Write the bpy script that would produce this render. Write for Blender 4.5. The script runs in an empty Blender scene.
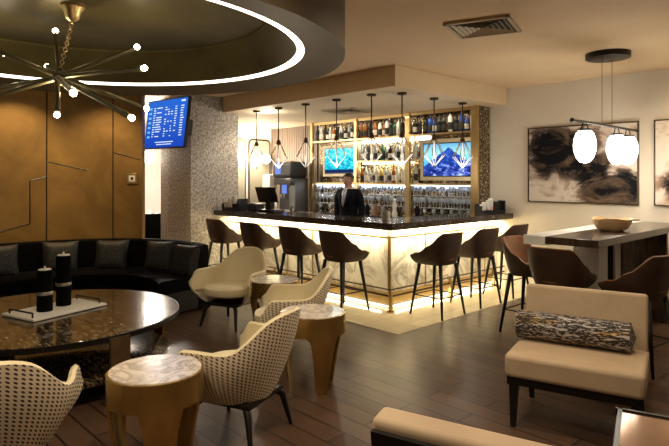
import bpy, bmesh, math, random
from mathutils import Vector, Matrix
random.seed(7)
C = bpy.context.scene.collection
PI = math.pi
R = math.radians
# ------------------------------------------------------------------ camera, world, exposure
F, EYE, HOR, CX, YAW = 560.0, 1.6, 178.0, 334.5, R(46.3)
SY, CY = math.sin(YAW), math.cos(YAW)
cam = bpy.data.objects.new('camera', bpy.data.cameras.new('camera'))
C.objects.link(cam)
cam.location = (0, 0, EYE)
cam.rotation_euler = (PI/2, 0, YAW)
cam.data.sensor_width = 36
cam.data.lens = 36*F/669
cam.data.shift_y = -(223-HOR)/669
cam.data.clip_end = 60
bpy.context.scene.camera = cam
w = bpy.data.worlds.new('World'); bpy.context.scene.world = w; w.use_nodes = True
w.node_tree.nodes['Background'].inputs[0].default_value = (1.0, .78, .52, 1)
w.node_tree.nodes['Background'].inputs[1].default_value = 0.02
vs = bpy.context.scene.view_settings
vs.view_transform = 'Standard'; vs.look = 'None'; vs.gamma = 1; vs.use_curve_mapping = False
vs.exposure = 0.55

def lamp(name, kind, loc, energy, color=(1, .78, .5), size=.1, size_y=None, rot=(0, 0, 0), spot=None, blend=.6):
    d = bpy.data.lights.new(name, kind); d.energy = energy; d.color = color
    if kind == 'AREA':
        d.size = size
        if size_y: d.shape = 'RECTANGLE'; d.size_y = size_y
        else: d.shape = 'DISK'
    else: d.shadow_soft_size = size
    if spot: d.spot_size = R(spot); d.spot_blend = blend
    o = bpy.data.objects.new(name, d); o.location = loc; o.rotation_euler = rot; C.objects.link(o)
    return o
WARM = (1, .79, .54)
# added ceiling fill lights, out of view (their fixtures are built with the ceiling)
DOWN = [(-1.7, 1.5, 60, 120), (-1.0, 3.1, 60, 120), (-1.7, 6.9, 75, 130), (1.4, 5.6, 22, 130), (-.4, 7.0, 40, 130), (0.6, -.8, 30, 130), (-2.0, -1.2, 30, 130), (1.6, 2.2, 25, 130), (-2.0, .25, 95, 130), (-2.4, 3.3, 45, 120), (-8.5, 3.7, 48, 120)]
for i, (x, y, e, s) in enumerate(DOWN):
    lamp('added_fill_lamp', 'SPOT', (x, y, 2.93), e*1.05, WARM, .05, spot=s+32, blend=1.0)
WASH = [(-7.55, 2.85, 100), (-7.95, 2.0, 115), (-7.9, .9, 85)]     # wall washers over the banquette
for (x, y, e) in WASH:
    dx, dy = x+5.6, y-1.6; k = math.hypot(dx, dy)
    lamp('wall_wash_lamp', 'SPOT', (x-dx/k*.35, y-dy/k*.35, 2.93), e, (1, .70, .36), .05, spot=85, blend=.9).rotation_euler = Vector((dx/k*.55, dy/k*.55, -1.0)).to_track_quat('-Z', 'Y').to_euler()

def PX(x, y, z=0.0):
    d = (EYE-z)*F/(y-HOR); r = (x-CX)/F
    return Vector((d*(-SY+r*CY), d*(CY+r*SY), z))
def PD(x, y, d):
    r = (x-CX)/F
    return Vector((d*(-SY+r*CY), d*(CY+r*SY), EYE-(y-HOR)*d/F))

# ------------------------------------------------------------------ materials
def setin(n, name, v):
    if name in n.inputs: n.inputs[name].default_value = v
def base(name, col=(.5, .5, .5), rough=.5, metal=0., emit=None, es=0., coat=0., spec=None, trans=0., ior=None, alpha=None):
    m = bpy.data.materials.new(name); m.use_nodes = True
    b = m.node_tree.nodes['Principled BSDF']
    b.inputs['Base Color'].default_value = (*col, 1)
    b.inputs['Roughness'].default_value = rough; b.inputs['Metallic'].default_value = metal
    if emit: b.inputs['Emission Color'].default_value = (*emit, 1); b.inputs['Emission Strength'].default_value = es
    if coat: b.inputs['Coat Weight'].default_value = coat; b.inputs['Coat Roughness'].default_value = .03
    if spec is not None: b.inputs['Specular IOR Level'].default_value = spec
    if trans: b.inputs['Transmission Weight'].default_value = trans
    if ior: b.inputs['IOR'].default_value = ior
    if alpha is not None: b.inputs['Alpha'].default_value = alpha
    return m
class NT:
    def __init__(s, m): s.m = m; s.t = m.node_tree; s.b = s.t.nodes['Principled BSDF']
    def n(s, typ, **kw):
        x = s.t.nodes.new(typ)
        for k, v in kw.items():
            if hasattr(x, k): setattr(x, k, v)
            else: setin(x, k.replace('_', ' '), v)
        return x
    def l(s, a, b): s.t.links.new(a, b)
    def math(s, op, a, b=None, c=None):
        x = s.t.nodes.new('ShaderNodeMath'); x.operation = op
        for i, v in enumerate((a, b, c)):
            if v is None: continue
            if isinstance(v, (int, float)): x.inputs[i].default_value = v
            else: s.l(v, x.inputs[i])
        return x.outputs[0]
    def coord(s, kind='Object', scale=(1, 1, 1), rot=(0, 0, 0)):
        tc = s.t.nodes.new('ShaderNodeTexCoord'); mp = s.t.nodes.new('ShaderNodeMapping')
        mp.inputs['Scale'].default_value = scale; mp.inputs['Rotation'].default_value = rot
        s.l(tc.outputs[kind], mp.inputs[0]); return mp.outputs[0]
    def noise(s, vec, scale, detail=4, rough=.55, dist=0):
        x = s.t.nodes.new('ShaderNodeTexNoise'); s.l(vec, x.inputs['Vector'])
        x.inputs['Scale'].default_value = scale; x.inputs['Detail'].default_value = detail
        x.inputs['Roughness'].default_value = rough; x.inputs['Distortion'].default_value = dist
        return x.outputs[0]
    def ramp(s, fac, stops, interp='LINEAR'):
        x = s.t.nodes.new('ShaderNodeValToRGB'); x.color_ramp.interpolation = interp
        e = x.color_ramp.elements
        while len(e) < len(stops): e.new(.5)
        for i, (p, c) in enumerate(stops): e[i].position = p; e[i].color = (*c, 1)
        s.l(fac, x.inputs[0]); return x.outputs[0]
    def mix(s, fac, a, b):
        x = s.t.nodes.new('ShaderNodeMix'); x.data_type = 'RGBA'
        if isinstance(fac, (int, float)): x.inputs[0].default_value = fac
        else: s.l(fac, x.inputs[0])
        for k, v in ((6, a), (7, b)):
            if isinstance(v, tuple): x.inputs[k].default_value = (*v, 1)
            else: s.l(v, x.inputs[k])
        return x.outputs[2]
    def bump(s, h, strength=.3, dist=.01):
        x = s.t.nodes.new('ShaderNodeBump'); x.inputs['Strength'].default_value = strength; x.inputs['Distance'].default_value = dist
        s.l(h, x.inputs['Height']); s.l(x.outputs[0], s.b.inputs['Normal'])
    def col(s, c): s.l(c, s.b.inputs['Base Color'])
def noisy(name, c1, c2, scale=4, rough=.5, metal=0., bump=0., bscale=40, detail=5, stretch=(1, 1, 1), lo=.35, hi=.65, coord='Object', **kw):
    m = base(name, c1, rough, metal, **kw); t = NT(m); v = t.coord(coord, stretch)
    t.col(t.ramp(t.noise(v, scale, detail), [(lo, c1), (hi, c2)]))
    if bump: t.bump(t.noise(v, bscale, 3), bump)
    return m
M = {}
M['ceiling'] = noisy('ceiling_paint', (.72, .55, .35), (.78, .60, .39), 1.2, .8, bump=.05, bscale=120)
M['soffit'] = noisy('soffit_paint', (.74, .60, .40), (.78, .64, .44), 1.2, .7)
M['wall'] = noisy('wall_plaster', (.60, .54, .45), (.66, .60, .50), 1.5, .7, bump=.05, bscale=90)
M['white_wall'] = noisy('white_wall', (.78, .76, .72), (.84, .82, .78), 1.5, .6)
M['drop'] = noisy('bronze_plaster', (.095, .070, .040), (.13, .098, .058), 1.0, .6, metal=.1)
M['dome'] = noisy('gilded_dome', (.050, .038, .010), (.13, .10, .030), 1.3, .5, metal=.35, lo=.3, hi=.7)
M['woodwall'] = noisy('ribbed_wood', (.16, .115, .085), (.22, .165, .13), 8, .55, stretch=(6, 6, .3))
M['led'] = base('led_strip', (1, .95, .85), .5, emit=(1, .90, .74), es=3.2)
M['led_bar'] = base('led_bar_strip', (1, .95, .85), .5, emit=(1, .86, .55), es=4)
M['led_cool'] = base('led_shelf', (1, 1, 1), .5, emit=(.95, .97, 1), es=4)
M['led_soft'] = base('led_soft', (1, 1, 1), .5, emit=(1, .93, .8), es=1.0)
M['bulb'] = base('bulb_glow', (1, 1, 1), .4, emit=(1, .93, .72), es=26)
M['globe'] = base('opal_glass', (1, 1, 1), .3, emit=(1, .97, .9), es=3.2)
M['crystal_lit'] = base('lit_crystal', (1, 1, 1), .2, emit=(1, .95, .86), es=.45)
M['black'] = base('black_metal', (.012, .011, .010), .35, .6)
M['blackwood'] = base('ebonised_wood', (.007, .0055, .005), .4, spec=.3)
M['arm'] = base('chandelier_bronze', (.13, .105, .055), .42, .7)
M['legbronze'] = noisy('leg_bronze', (.15, .10, .05), (.24, .16, .08), 5, .35, .8)
M['bronze'] = base('antique_bronze', (.10, .065, .035), .35, .9)
M['brass'] = noisy('brass', (.50, .36, .16), (.58, .42, .20), 6, .32, .9)
M['steel'] = base('brushed_steel', (.5, .48, .45), .28, .95)
M['darksteel'] = base('dark_steel', (.12, .12, .12), .4, .7)
M['palestone'] = noisy('pale_stone', (.68, .68, .66), (.78, .78, .76), 3, .35)
M['cream'] = noisy('cream_leather', (.74, .64, .41), (.80, .70, .47), 6, .5, bump=.05)
M['tan'] = noisy('tan_upholstery', (.44, .33, .22), (.49, .375, .255), 5, .7, bump=.08, bscale=200)
M['brown'] = noisy('brown_leather', (.032, .015, .009), (.050, .024, .013), 9, .5, bump=.05)
M['cognac'] = noisy('cognac_leather', (.16, .07, .03), (.21, .095, .04), 9, .45)
M['velvet'] = noisy('black_velvet', (.0007, .0007, .001), (.0016, .0016, .002), 12, .8, spec=.08)
M['suit'] = base('navy_suit', (.003, .0035, .007), .8, spec=.15)
M['skin'] = base('skin', (.42, .22, .15), .5)
M['hair'] = base('hair', (.012, .008, .006), .5)
M['shirt'] = base('shirt', (.75, .75, .8), .6)
M['tie'] = base('silver_tie', (.28, .28, .32), .5)
M['white'] = base('white_plastic', (.75, .74, .70), .35)
M['darkplastic'] = base('dark_plastic', (.015, .015, .017), .3)
M['bulbmat'] = base('downlight_disc', (1, 1, 1), .5, emit=(1, .85, .6), es=6)
M['red'] = base('red_packets', (.45, .03, .03), .5)
M['straw'] = base('straws', (.7, .62, .5), .5)
M['glass'] = base('stem_glass', (.62, .70, .82), .08, .35, spec=.9, trans=.25, ior=1.3)
M['clear'] = base('clear_glass', (.85, .88, .9), .05, trans=.8, ior=1.3)
M['vent'] = base('vent_metal', (.50, .40, .27), .5)
M['ventdark'] = base('vent_dark', (.02, .016, .012), .8)

def marble(name, c1, vein, rough=.12, scale=1.6):
    m = base(name, c1, rough); t = NT(m); v = t.coord()
    n = t.noise(v, scale, 8, .6, 1.6)
    d = t.math('ABSOLUTE', t.math('SUBTRACT', n, .5))
    t.col(t.ramp(d, [(0, vein), (.03, tuple((a+b)/2 for a, b in zip(c1, vein))), (.08, c1)])); return m
M['marble'] = marble('white_marble', (.80, .76, .68), (.42, .38, .33))
M['marbletop'] = marble('table_marble', (.74, .70, .66), (.40, .36, .33), .15, 5)
def m_tile():
    m = base('cream_marble_tile', (.6, .55, .42), .12); t = NT(m); v = t.coord()
    br = t.t.nodes.new('ShaderNodeTexBrick'); t.l(v, br.inputs[0])
    br.offset = 0; br.inputs['Scale'].default_value = 1
    setin(br, 'Brick Width', .3); setin(br, 'Row Height', .3); setin(br, 'Mortar Size', .005)
    br.inputs['Color1'].default_value = (.50, .43, .30, 1); br.inputs['Color2'].default_value = (.60, .52, .37, 1)
    br.inputs['Mortar'].default_value = (.36, .30, .2, 1)
    n = t.noise(v, 3, 7, .6, 1.2); t.col(t.mix(t.math('MULTIPLY', n, .35), br.outputs[0], (.40, .33, .22))); return m
M['tile'] = m_tile()
def m_floor():
    m = base('plank_tile', (.05, .035, .025), .32, spec=.2); t = NT(m); v = t.coord()
    br = t.t.nodes.new('ShaderNodeTexBrick'); t.l(v, br.inputs[0])
    br.offset = .37; br.inputs['Scale'].default_value = 1
    setin(br, 'Brick Width', 1.05); setin(br, 'Row Height', .165); setin(br, 'Mortar Size', .007); setin(br, 'Mortar Smooth', 0.); setin(br, 'Bias', 0.)
    br.inputs['Color1'].default_value = (.055, .029, .018, 1); br.inputs['Color2'].default_value = (.12, .068, .042, 1)
    br.inputs['Mortar'].default_value = (.006, .004, .003, 1)
    g = t.noise(t.coord('Object', (1.2, 14, 1)), 2.2, 7, .65)
    c = t.mix(t.math('MULTIPLY', g, .7), br.outputs[0], (.050, .028, .018))
    t.col(c)
    t.l(t.math('MULTIPLY_ADD', g, .25, .22), t.b.inputs['Roughness'])
    x = t.t.nodes.new('ShaderNodeBump'); x.inputs['Strength'].default_value = .35; x.inputs['Distance'].default_value = .004
    h = t.math('SUBTRACT', t.math('MULTIPLY', g, .4), br.outputs['Fac']); t.l(h, x.inputs['Height']); t.l(x.outputs[0], t.b.inputs['Normal'])
    return m
M['floor'] = m_floor()
def m_gold():
    m = base('gold_leaf_panel', (.3, .18, .05), .42, .55); t = NT(m); v = t.coord()
    n = t.noise(v, 1.6, 8, .62, .5)
    f = t.noise(v, 55, 4, .6)
    c = t.ramp(n, [(.3, (.19, .112, .035)), (.5, (.27, .16, .048)), (.7, (.37, .225, .07))])
    t.col(t.mix(t.math('MULTIPLY', f, .35), c, (.10, .055, .018))); t.bump(f, .12, .01)
    t.l(t.math('MULTIPLY_ADD', n, .3, .28), t.b.inputs['Roughness']); return m
M['gold'] = m_gold()
M['goldtable'] = noisy('gold_leaf_metal', (.46, .30, .09), (.66, .45, .16), 3, .24, .9, bump=.08, bscale=60)
def m_column():
    m = base('pebbled_wallcovering', (.3, .27, .25), .6); t = NT(m); v = t.coord()
    n = t.noise(v, 26, 4, .8)
    t.col(t.ramp(n, [(.36, (.13, .115, .10)), (.5, (.33, .30, .27)), (.64, (.56, .52, .47))])); t.bump(n, .7, .02); return m
M['column'] = m_column()
def m_mosaic():
    m = base('metallic_mosaic', (.3, .2, .1), .25, .75); t = NT(m); v = t.coord()
    vo = t.t.nodes.new('ShaderNodeTexVoronoi'); vo.inputs['Scale'].default_value = 55; t.l(v, vo.inputs['Vector'])
    sp = t.t.nodes.new('ShaderNodeSeparateColor'); t.l(vo.outputs['Color'], sp.inputs[0])
    t.col(t.ramp(sp.outputs[0], [(0, (.07, .05, .03)), (.4, (.20, .14, .07)), (.62, (.42, .29, .13)), (.8, (.62, .52, .36)), (.93, (.9, .85, .75))], 'CONSTANT'))
    t.bump(sp.outputs[1], .8, .02); return m
M['mosaic'] = m_mosaic()
def m_stone():
    m = base('dark_stone_counter', (.03, .025, .02), .12); t = NT(m); v = t.coord()
    n = t.noise(v, 40, 6, .7)
    t.col(t.ramp(n, [(.4, (.018, .014, .012)), (.55, (.05, .038, .03)), (.68, (.16, .13, .11))])); return m
M['stone'] = m_stone()
M['darkwood'] = noisy('walnut_top', (.022, .012, .007), (.060, .034, .021), 3, .22, stretch=(9, 1, 1), coat=.25)
def m_tabletop():
    m = base('lacquered_veneer', (.1, .07, .04), .18, coat=.4, spec=.25); t = NT(m); v = t.coord('Object', (2.0, 9, 1), (0, 0, -.75))
    n = t.noise(v, 7.0, 4, .55, .4)
    t.col(t.ramp(n, [(.40, (.006, .004, .002)), (.52, (.055, .038, .02)), (.64, (.23, .17, .10))]))
    t.b.inputs['Coat IOR'].default_value = 1.6; t.b.inputs['Coat Roughness'].default_value = .015; return m
M['tabletop'] = m_tabletop()
def m_weave():
    m = base('woven_cane', (.7, .6, .42), .6); t = NT(m)
    tc = t.t.nodes.new('ShaderNodeTexCoord'); sx = t.t.nodes.new('ShaderNodeSeparateXYZ'); t.l(tc.outputs['UV'], sx.inputs[0])
    u = t.math('DIVIDE', sx.outputs[0], .029)
    par = t.math('MODULO', t.math('FLOOR', t.math('ABSOLUTE', u)), 2)
    v = t.math('ADD', t.math('DIVIDE', sx.outputs[1], .021), t.math('MULTIPLY', par, .5))
    fu = t.math('SUBTRACT', t.math('FRACT', u), .5); fv = t.math('SUBTRACT', t.math('FRACT', v), .5)
    fv2 = t.math('ADD', fv, t.math('MULTIPLY', fu, -.9))
    d = t.math('ADD', t.math('POWER', t.math('MULTIPLY', fu, 3.5), 2), t.math('POWER', t.math('MULTIPLY', fv2, 3.6), 2))
    k = t.math('LESS_THAN', d, 1.0)
    t.col(t.mix(k, (.88, .77, .59), (.05, .03, .018)))
    t.bump(t.math('SUBTRACT', 1.0, k), .5, .004); return m
M['weave'] = m_weave()
def m_pillow():
    m = base('sequin_fabric', (.01, .01, .012), .6); t = NT(m); v = t.coord()
    n = t.noise(v, 90, 2, .6)
    t.col(t.ramp(n, [(.5, (.0015, .0015, .002)), (.60, (.006, .006, .007)), (.68, (.10, .10, .11))])); return m
M['pillow'] = m_pillow()
def m_bolster():
    m = base('woven_bolster', (.02, .01, .01), .7); t = NT(m); v = t.coord('UV')
    n1 = t.noise(t.coord('Generated', (34, 7, 7)), 1, 3, .7); n2 = t.noise(t.coord('Generated', (18, 26, 26)), 1, 3, .7); n3 = t.noise(t.coord('Generated', (6, 3, 3)), 1, 2)
    mx = t.math('MAXIMUM', n1, n2)
    light = t.ramp(n3, [(.45, (.52, .50, .50)), (.56, (.52, .50, .50)), (.62, (.50, .34, .12))])
    t.col(t.mix(t.ramp(mx, [(.56, (0, 0, 0)), (.59, (1, 1, 1))]), (.018, .008, .007), light)); return m
M['bolster'] = m_bolster()
def m_art(seed, blobs, warm):
    m = base('abstract_canvas', (.8, .75, .7), .9, spec=.08); t = NT(m)
    tc = t.t.nodes.new('ShaderNodeTexCoord'); sx = t.t.nodes.new('ShaderNodeSeparateXYZ'); t.l(tc.outputs['UV'], sx.inputs[0])
    mp = t.t.nodes.new('ShaderNodeMapping'); mp.inputs['Location'].default_value = (seed, seed*2.3, 0); t.l(tc.outputs['UV'], mp.inputs[0])
    n = t.noise(mp.outputs[0], 3.2, 9, .66, 1.2); n2 = t.noise(mp.outputs[0], 9, 6, .7, .6)
    acc = None
    for (bu, bv, rad, amt) in blobs:
        du = t.math('SUBTRACT', sx.outputs[0], bu); dv = t.math('SUBTRACT', sx.outputs[1], bv)
        d2 = t.math('ADD', t.math('MULTIPLY', du, du), t.math('MULTIPLY', t.math('MULTIPLY', dv, dv), .6))
        g = t.math('MULTIPLY', t.math('EXPONENT', t.math('MULTIPLY', d2, -1/(rad*rad))), amt)
        acc = g if acc is None else t.math('MAXIMUM', acc, g)
    f = t.math('ADD', acc, t.math('MULTIPLY_ADD', n, 1.5, -.75))
    f = t.math('ADD', f, t.math('MULTIPLY_ADD', n2, .5, -.25))
    c = t.ramp(f, [(.02, (.60, .55, .49)), (.17, (.46, .39, .34)), (.27, (.26, .20, .17)), (.37, (.055, .047, .047)), (.50, (.008, .008, .010))])
    wn = t.ramp(n, [(.48, (0, 0, 0)), (.66, (1, 1, 1))])
    t.col(t.mix(t.math('MULTIPLY', wn, warm), c, (.60, .40, .26))); return m
M['art1'] = m_art(1.3, [(.22, .70, .22, 1.1), (.42, .64, .22, 1.15), (.6, .42, .17, 1.0), (.72, .14, .17, 1.1), (.90, .2, .15, 1.1), (.16, .45, .12, .6)], .25)
M['art2'] = m_art(4.1, [(.30, .75, .13, .7), (.18, .25, .12, .95), (.5, .5, .2, .4)], .5)
def m_tv(kind):
    m = base('screen_'+kind, (0, 0, 0), .6, spec=.05); t = NT(m)
    tc = t.t.nodes.new('ShaderNodeTexCoord'); sx = t.t.nodes.new('ShaderNodeSeparateXYZ'); t.l(tc.outputs['UV'], sx.inputs[0])
    n = t.noise(tc.outputs['UV'], 7, 6, .65, .8); U, V = sx.outputs[0], sx.outputs[1]
    if kind == 'reef':
        c = t.ramp(t.math('ADD', n, t.math('MULTIPLY', V, .15)), [(.38, (.0, .07, .18)), (.52, (.0, .36, .52)), (.62, (.03, .55, .62)), (.72, (.35, .85, .85))])
        dark = t.math('LESS_THAN', V, t.math('MULTIPLY', n, .28)); c = t.mix(dark, c, (.0, .01, .06)); st = 1.15
    elif kind == 'mountain':
        sky = t.ramp(V, [(.4, (.10, .45, .65)), (.7, (.30, .72, .80)), (1, (.12, .35, .6))])
        pk = t.math('SUBTRACT', .88, t.math('MULTIPLY', t.math('ABSOLUTE', t.math('SUBTRACT', U, .54)), 1.1))
        pk = t.math('ADD', pk, t.math('MULTIPLY_ADD', n, .3, -.15))
        c = t.mix(t.math('LESS_THAN', V, pk), sky, t.ramp(n, [(.4, (.01, .03, .20)), (.56, (.02, .08, .45)), (.68, (.15, .3, .7))]))
        c = t.mix(t.math('LESS_THAN', V, t.math('MULTIPLY_ADD', n, .8, -.12)), c, t.ramp(n, [(.4, (.005, .01, .08)), (.52, (.02, .05, .35)), (.6, (.25, .35, .85)), (.7, (.6, .7, .95))])); st = 1.0
    else:
        c = t.ramp(V, [(0, (.005, .045, .38)), (.5, (.008, .08, .48)), (1, (.015, .11, .52))]); st = .9
    t.l(c, t.b.inputs['Emission Color']); t.b.inputs['Emission Strength'].default_value = st; return m
for k in ('reef', 'mountain', 'board'): M[k] = m_tv(k)
M['boardtext'] = base('board_text', (0, 0, 0), .5, emit=(.75, .88, 1), es=.95)
M['boardaccent'] = base('board_accent', (0, 0, 0), .5, emit=(.1, .5, .75), es=.8)
M['uiscreen'] = base('machine_screen', (0, 0, 0), .3, emit=(.08, .16, .5), es=1.0)
M['mirrorbronze'] = noisy('bronze_mirror', (.34, .20, .12), (.50, .31, .2), 1.5, .1, .9)
M['mirror'] = base('mirror_glass', (.62, .60, .48), .30, .6)

# ------------------------------------------------------------------ mesh helpers
class MB:
    def __init__(s): s.bm = bmesh.new(); s.mi = 0
    def _f(s, vs):
        try: f = s.bm.faces.new(vs); f.material_index = s.mi; return f
        except ValueError: return None
    def box(s, c, d, rz=0, mat=None, bev=0, seg=2):
        T = Matrix.Translation(Vector(c)) @ (mat if mat else Matrix.Rotation(rz, 4, 'Z')) @ Matrix.Diagonal((d[0], d[1], d[2], 1))
        r = bmesh.ops.create_cube(s.bm, size=1, matrix=T)
        fs = set(f for v in r['verts'] for f in v.link_faces)
        for f in fs: f.material_index = s.mi
        if bev:
            es = list(set(e for v in r['verts'] for e in v.link_edges))
            q = bmesh.ops.bevel(s.bm, geom=es, offset=bev, segments=seg, profile=.5, affect='EDGES')
            for f in q['faces']: f.material_index = s.mi; f.smooth = True
        return s
    def tube(s, pts, rad, n=8, cap=True, closed=False, smooth=True):
        pts = [Vector(p) for p in pts]; m = len(pts)
        if not hasattr(rad, '__len__'): rad = [rad]*m
        rings = []; up = None
        for i, p in enumerate(pts):
            if closed: tan = pts[(i+1) % m]-pts[i-1]
            else: tan = pts[min(i+1, m-1)]-pts[max(i-1, 0)]
            tan.normalize()
            if up is None:
                up = Vector((0, 0, 1)) if abs(tan.z) < .9 else Vector((1, 0, 0))
            a = tan.cross(up)
            if a.length < 1e-5: a = tan.cross(Vector((0, 1, 0)))
            a.normalize(); b = a.cross(tan).normalized(); up = b
            rings.append([s.bm.verts.new(p+(a*math.cos(2*PI*k/n)+b*math.sin(2*PI*k/n))*rad[i]) for k in range(n)])
        for i in range(m if closed else m-1):
            A, B = rings[i], rings[(i+1) % m]
            for k in range(n):
                f = s._f((A[k], A[(k+1) % n], B[(k+1) % n], B[k]))
                if f: f.smooth = smooth
        if cap and not closed: s._f(rings[0][::-1]); s._f(rings[-1])
        return s
    def lathe(s, prof, c=(0, 0, 0), n=24, smooth=True, sx=1, sy=1):
        rings = []
        for r, z in prof:
            if r < 1e-6: rings.append([s.bm.verts.new((c[0], c[1], c[2]+z))])
            else: rings.append([s.bm.verts.new((c[0]+r*sx*math.cos(2*PI*k/n), c[1]+r*sy*math.sin(2*PI*k/n), c[2]+z)) for k in range(n)])
        for A, B in zip(rings, rings[1:]):
            for k in range(n):
                k2 = (k+1) % n
                if len(A) == 1 and len(B) == 1: continue
                if len(A) == 1: f = s._f((A[0], B[k2], B[k]))
                elif len(B) == 1: f = s._f((A[k], A[k2], B[0]))
                else: f = s._f((A[k], A[k2], B[k2], B[k]))
                if f: f.smooth = smooth
        return s
    def ball(s, c, r, sz=1., n=16):
        k = 10
        return s.lathe([(r*math.sin(PI*i/k), -r*sz*math.cos(PI*i/k)) for i in range(k+1)], c, n)
    def quad(s, a, b, c, d, uv=False):
        vs = [s.bm.verts.new(p) for p in (a, b, c, d)]; f = s._f(vs)
        if uv:
            L = s.bm.loops.layers.uv.verify()
            for lp, q in zip(f.loops, ((0, 0), (1, 0), (1, 1), (0, 1))): lp[L].uv = q
        return s
    def prism(s, poly, z0, z1):
        lo = [s.bm.verts.new((x, y, z0)) for x, y in poly]; hi = [s.bm.verts.new((x, y, z1)) for x, y in poly]
        s._f(lo[::-1]); s._f(hi); n = len(poly)
        for i in range(n): s._f((lo[i], lo[(i+1) % n], hi[(i+1) % n], hi[i]))
        return s
    def grid(s, rows, smooth=True, closed_u=False):
        V = [[s.bm.verts.new(p) for p in r] for r in rows]
        n = len(V[0])
        for A, B in zip(V, V[1:]):
            for k in range(n if closed_u else n-1):
                f = s._f((A[k], A[(k+1) % n], B[(k+1) % n], B[k]))
                if f: f.smooth = smooth
        return V
    def build(s, name, mats, parent=None, fix=True):
        if fix: bmesh.ops.recalc_face_normals(s.bm, faces=s.bm.faces)
        for e in s.bm.edges:
            if len(e.link_faces) == 2 and e.calc_face_angle(0) > .65: e.smooth = False
        me = bpy.data.meshes.new(name); s.bm.to_mesh(me); s.bm.free()
        for m in (mats if isinstance(mats, (list, tuple)) else [mats]): me.materials.append(M[m] if isinstance(m, str) else m)
        o = bpy.data.objects.new(name, me); C.objects.link(o)
        if parent: o.parent = parent
        return o
def tag(o, label=None, cat=None, group=None, kind=None):
    if label: o['label'] = label
    if cat: o['category'] = cat
    if group: o['group'] = group
    if kind: o['kind'] = kind
    return o
def thing(name, label, cat, loc=(0, 0, 0), rz=0, group=None):
    o = bpy.data.objects.new(name, None); C.objects.link(o); o.location = loc; o.rotation_euler = (0, 0, rz); o.empty_display_size = .1
    return tag(o, label, cat, group)
def struct(o, label=None, cat=None): return tag(o, label, cat, None, 'structure')
KIDS = {}
def copy_tree(o, parent=None):
    c = o.copy(); C.objects.link(c)
    if parent: c.parent = parent
    for ch in [x for x in bpy.data.objects if x.parent == o]: copy_tree(ch, c)
    return c
def place(o, loc, rz, label, group=None):
    o.location = loc; o.rotation_euler = (0, 0, rz); o['label'] = label
    if group: o['group'] = group
    return o
def sub(o, levels=1):
    m = o.modifiers.new('sub', 'SUBSURF'); m.levels = levels; m.render_levels = levels; return o

# ------------------------------------------------------------------ room shell
WY, WX0, CEIL, SOFZ = 7.75, -10.15, 2.95, 2.70
def slab(name, x0, x1, y0, y1, z0, z1, mat): return MB().box(((x0+x1)/2, (y0+y1)/2, (z0+z1)/2), (x1-x0, y1-y0, z1-z0)).build(name, mat)
struct(slab('floor', -15, 3.6, -3.6, 9, -.1, 0, 'floor'), 'dark wood plank floor', 'floor')
fm = MB().prism([(-8.08, 4.42), (-3.68, 4.42), (-3.68, WY), (-4.9, WY), (-4.9, 5.6), (-8.08, 5.6)], 0, .004).build('floor', 'tile'); struct(fm, 'cream marble tile floor around the bar', 'floor')
struct(slab('ceiling', -15, 3.6, -3.6, 9, CEIL, CEIL+.1, 'ceiling'), 'warm beige painted ceiling', 'ceiling')
struct(slab('wall_back', WX0, 3.6, WY, WY+.1, 0, CEIL, 'wall'), 'beige wall with the paintings', 'wall')
struct(slab('wall_right', 3.5, 3.6, -3.6, WY, 0, CEIL, 'wall'))
struct(slab('wall_front', -15, 3.6, -3.6, -3.5, 0, CEIL, 'wall'))
struct(slab('wall_far', WX0-.1, WX0, 5.5, WY, 0, CEIL, 'white_wall'), 'white wall behind the left end of the bar', 'wall')
struct(slab('wall_far', -15, -14.9, -3.6, 9, 0, CEIL, 'white_wall'), 'pale wall seen through the gap beside the gold wall', 'wall')
struct(slab('wall_far', -15, WX0-.1, 8.0, 8.1, 0, CEIL, 'white_wall'))
# soffit over the bar
so = MB().prism([(-8.15, 5.14), (-4.33, 5.14), (-4.33, WY), (WX0, WY), (WX0, 5.14)], SOFZ, CEIL).build('trim_1', 'soffit'); struct(so, 'dropped soffit box over the bar', 'soffit')
# ribbed wood wall behind espresso machine
ww = MB()
for i in range(26): ww.box((WX0+.03+i*.06, WY-.02, 1.35), (.052, .04, 2.7), bev=.006, seg=1)
struct(ww.build('trim_2', 'woodwall'), 'ribbed wood wall panelling beside the back bar', 'wall panelling')
# column
cl = MB().box((-8.6, 4.99, CEIL/2), (1.04, .9, CEIL)).build('wall_column', 'column'); struct(cl, 'square column in pebbled grey wallcovering', 'column')
# floor trim on back wall
struct(MB().box((-.1, WY-.01, .06), (7.2, .02, .12)).build('baseboard_back', 'wall'))

# round ceiling drop
RC = (-4.3, 1.45)
def ringprof(prof, c, n=120):
    return MB().lathe(prof, (c[0], c[1], 0), n)
dr = ringprof([(2.0, CEIL), (2.0, 2.5), (1.70, 2.555), (1.70, 2.60)], RC).build('trim_3', 'drop'); struct(dr, 'round dark bronze ceiling drop', 'ceiling drop')
dm = ringprof([(1.64, 2.575), (1.42, 2.84), (1.42, 2.86), (1.2, 2.87), (0, 2.87)], RC).build('trim_4', 'dome'); struct(dm, 'olive gilded recess inside the round ceiling drop', 'ceiling recess')
ld = ringprof([(1.645, 2.56), (1.70, 2.557), (1.70, 2.58), (1.645, 2.58), (1.645, 2.56)], RC).build('led_strip_light', 'led')
tag(ld, 'glowing white light strip circling inside the round ceiling drop', 'light strip')
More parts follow.
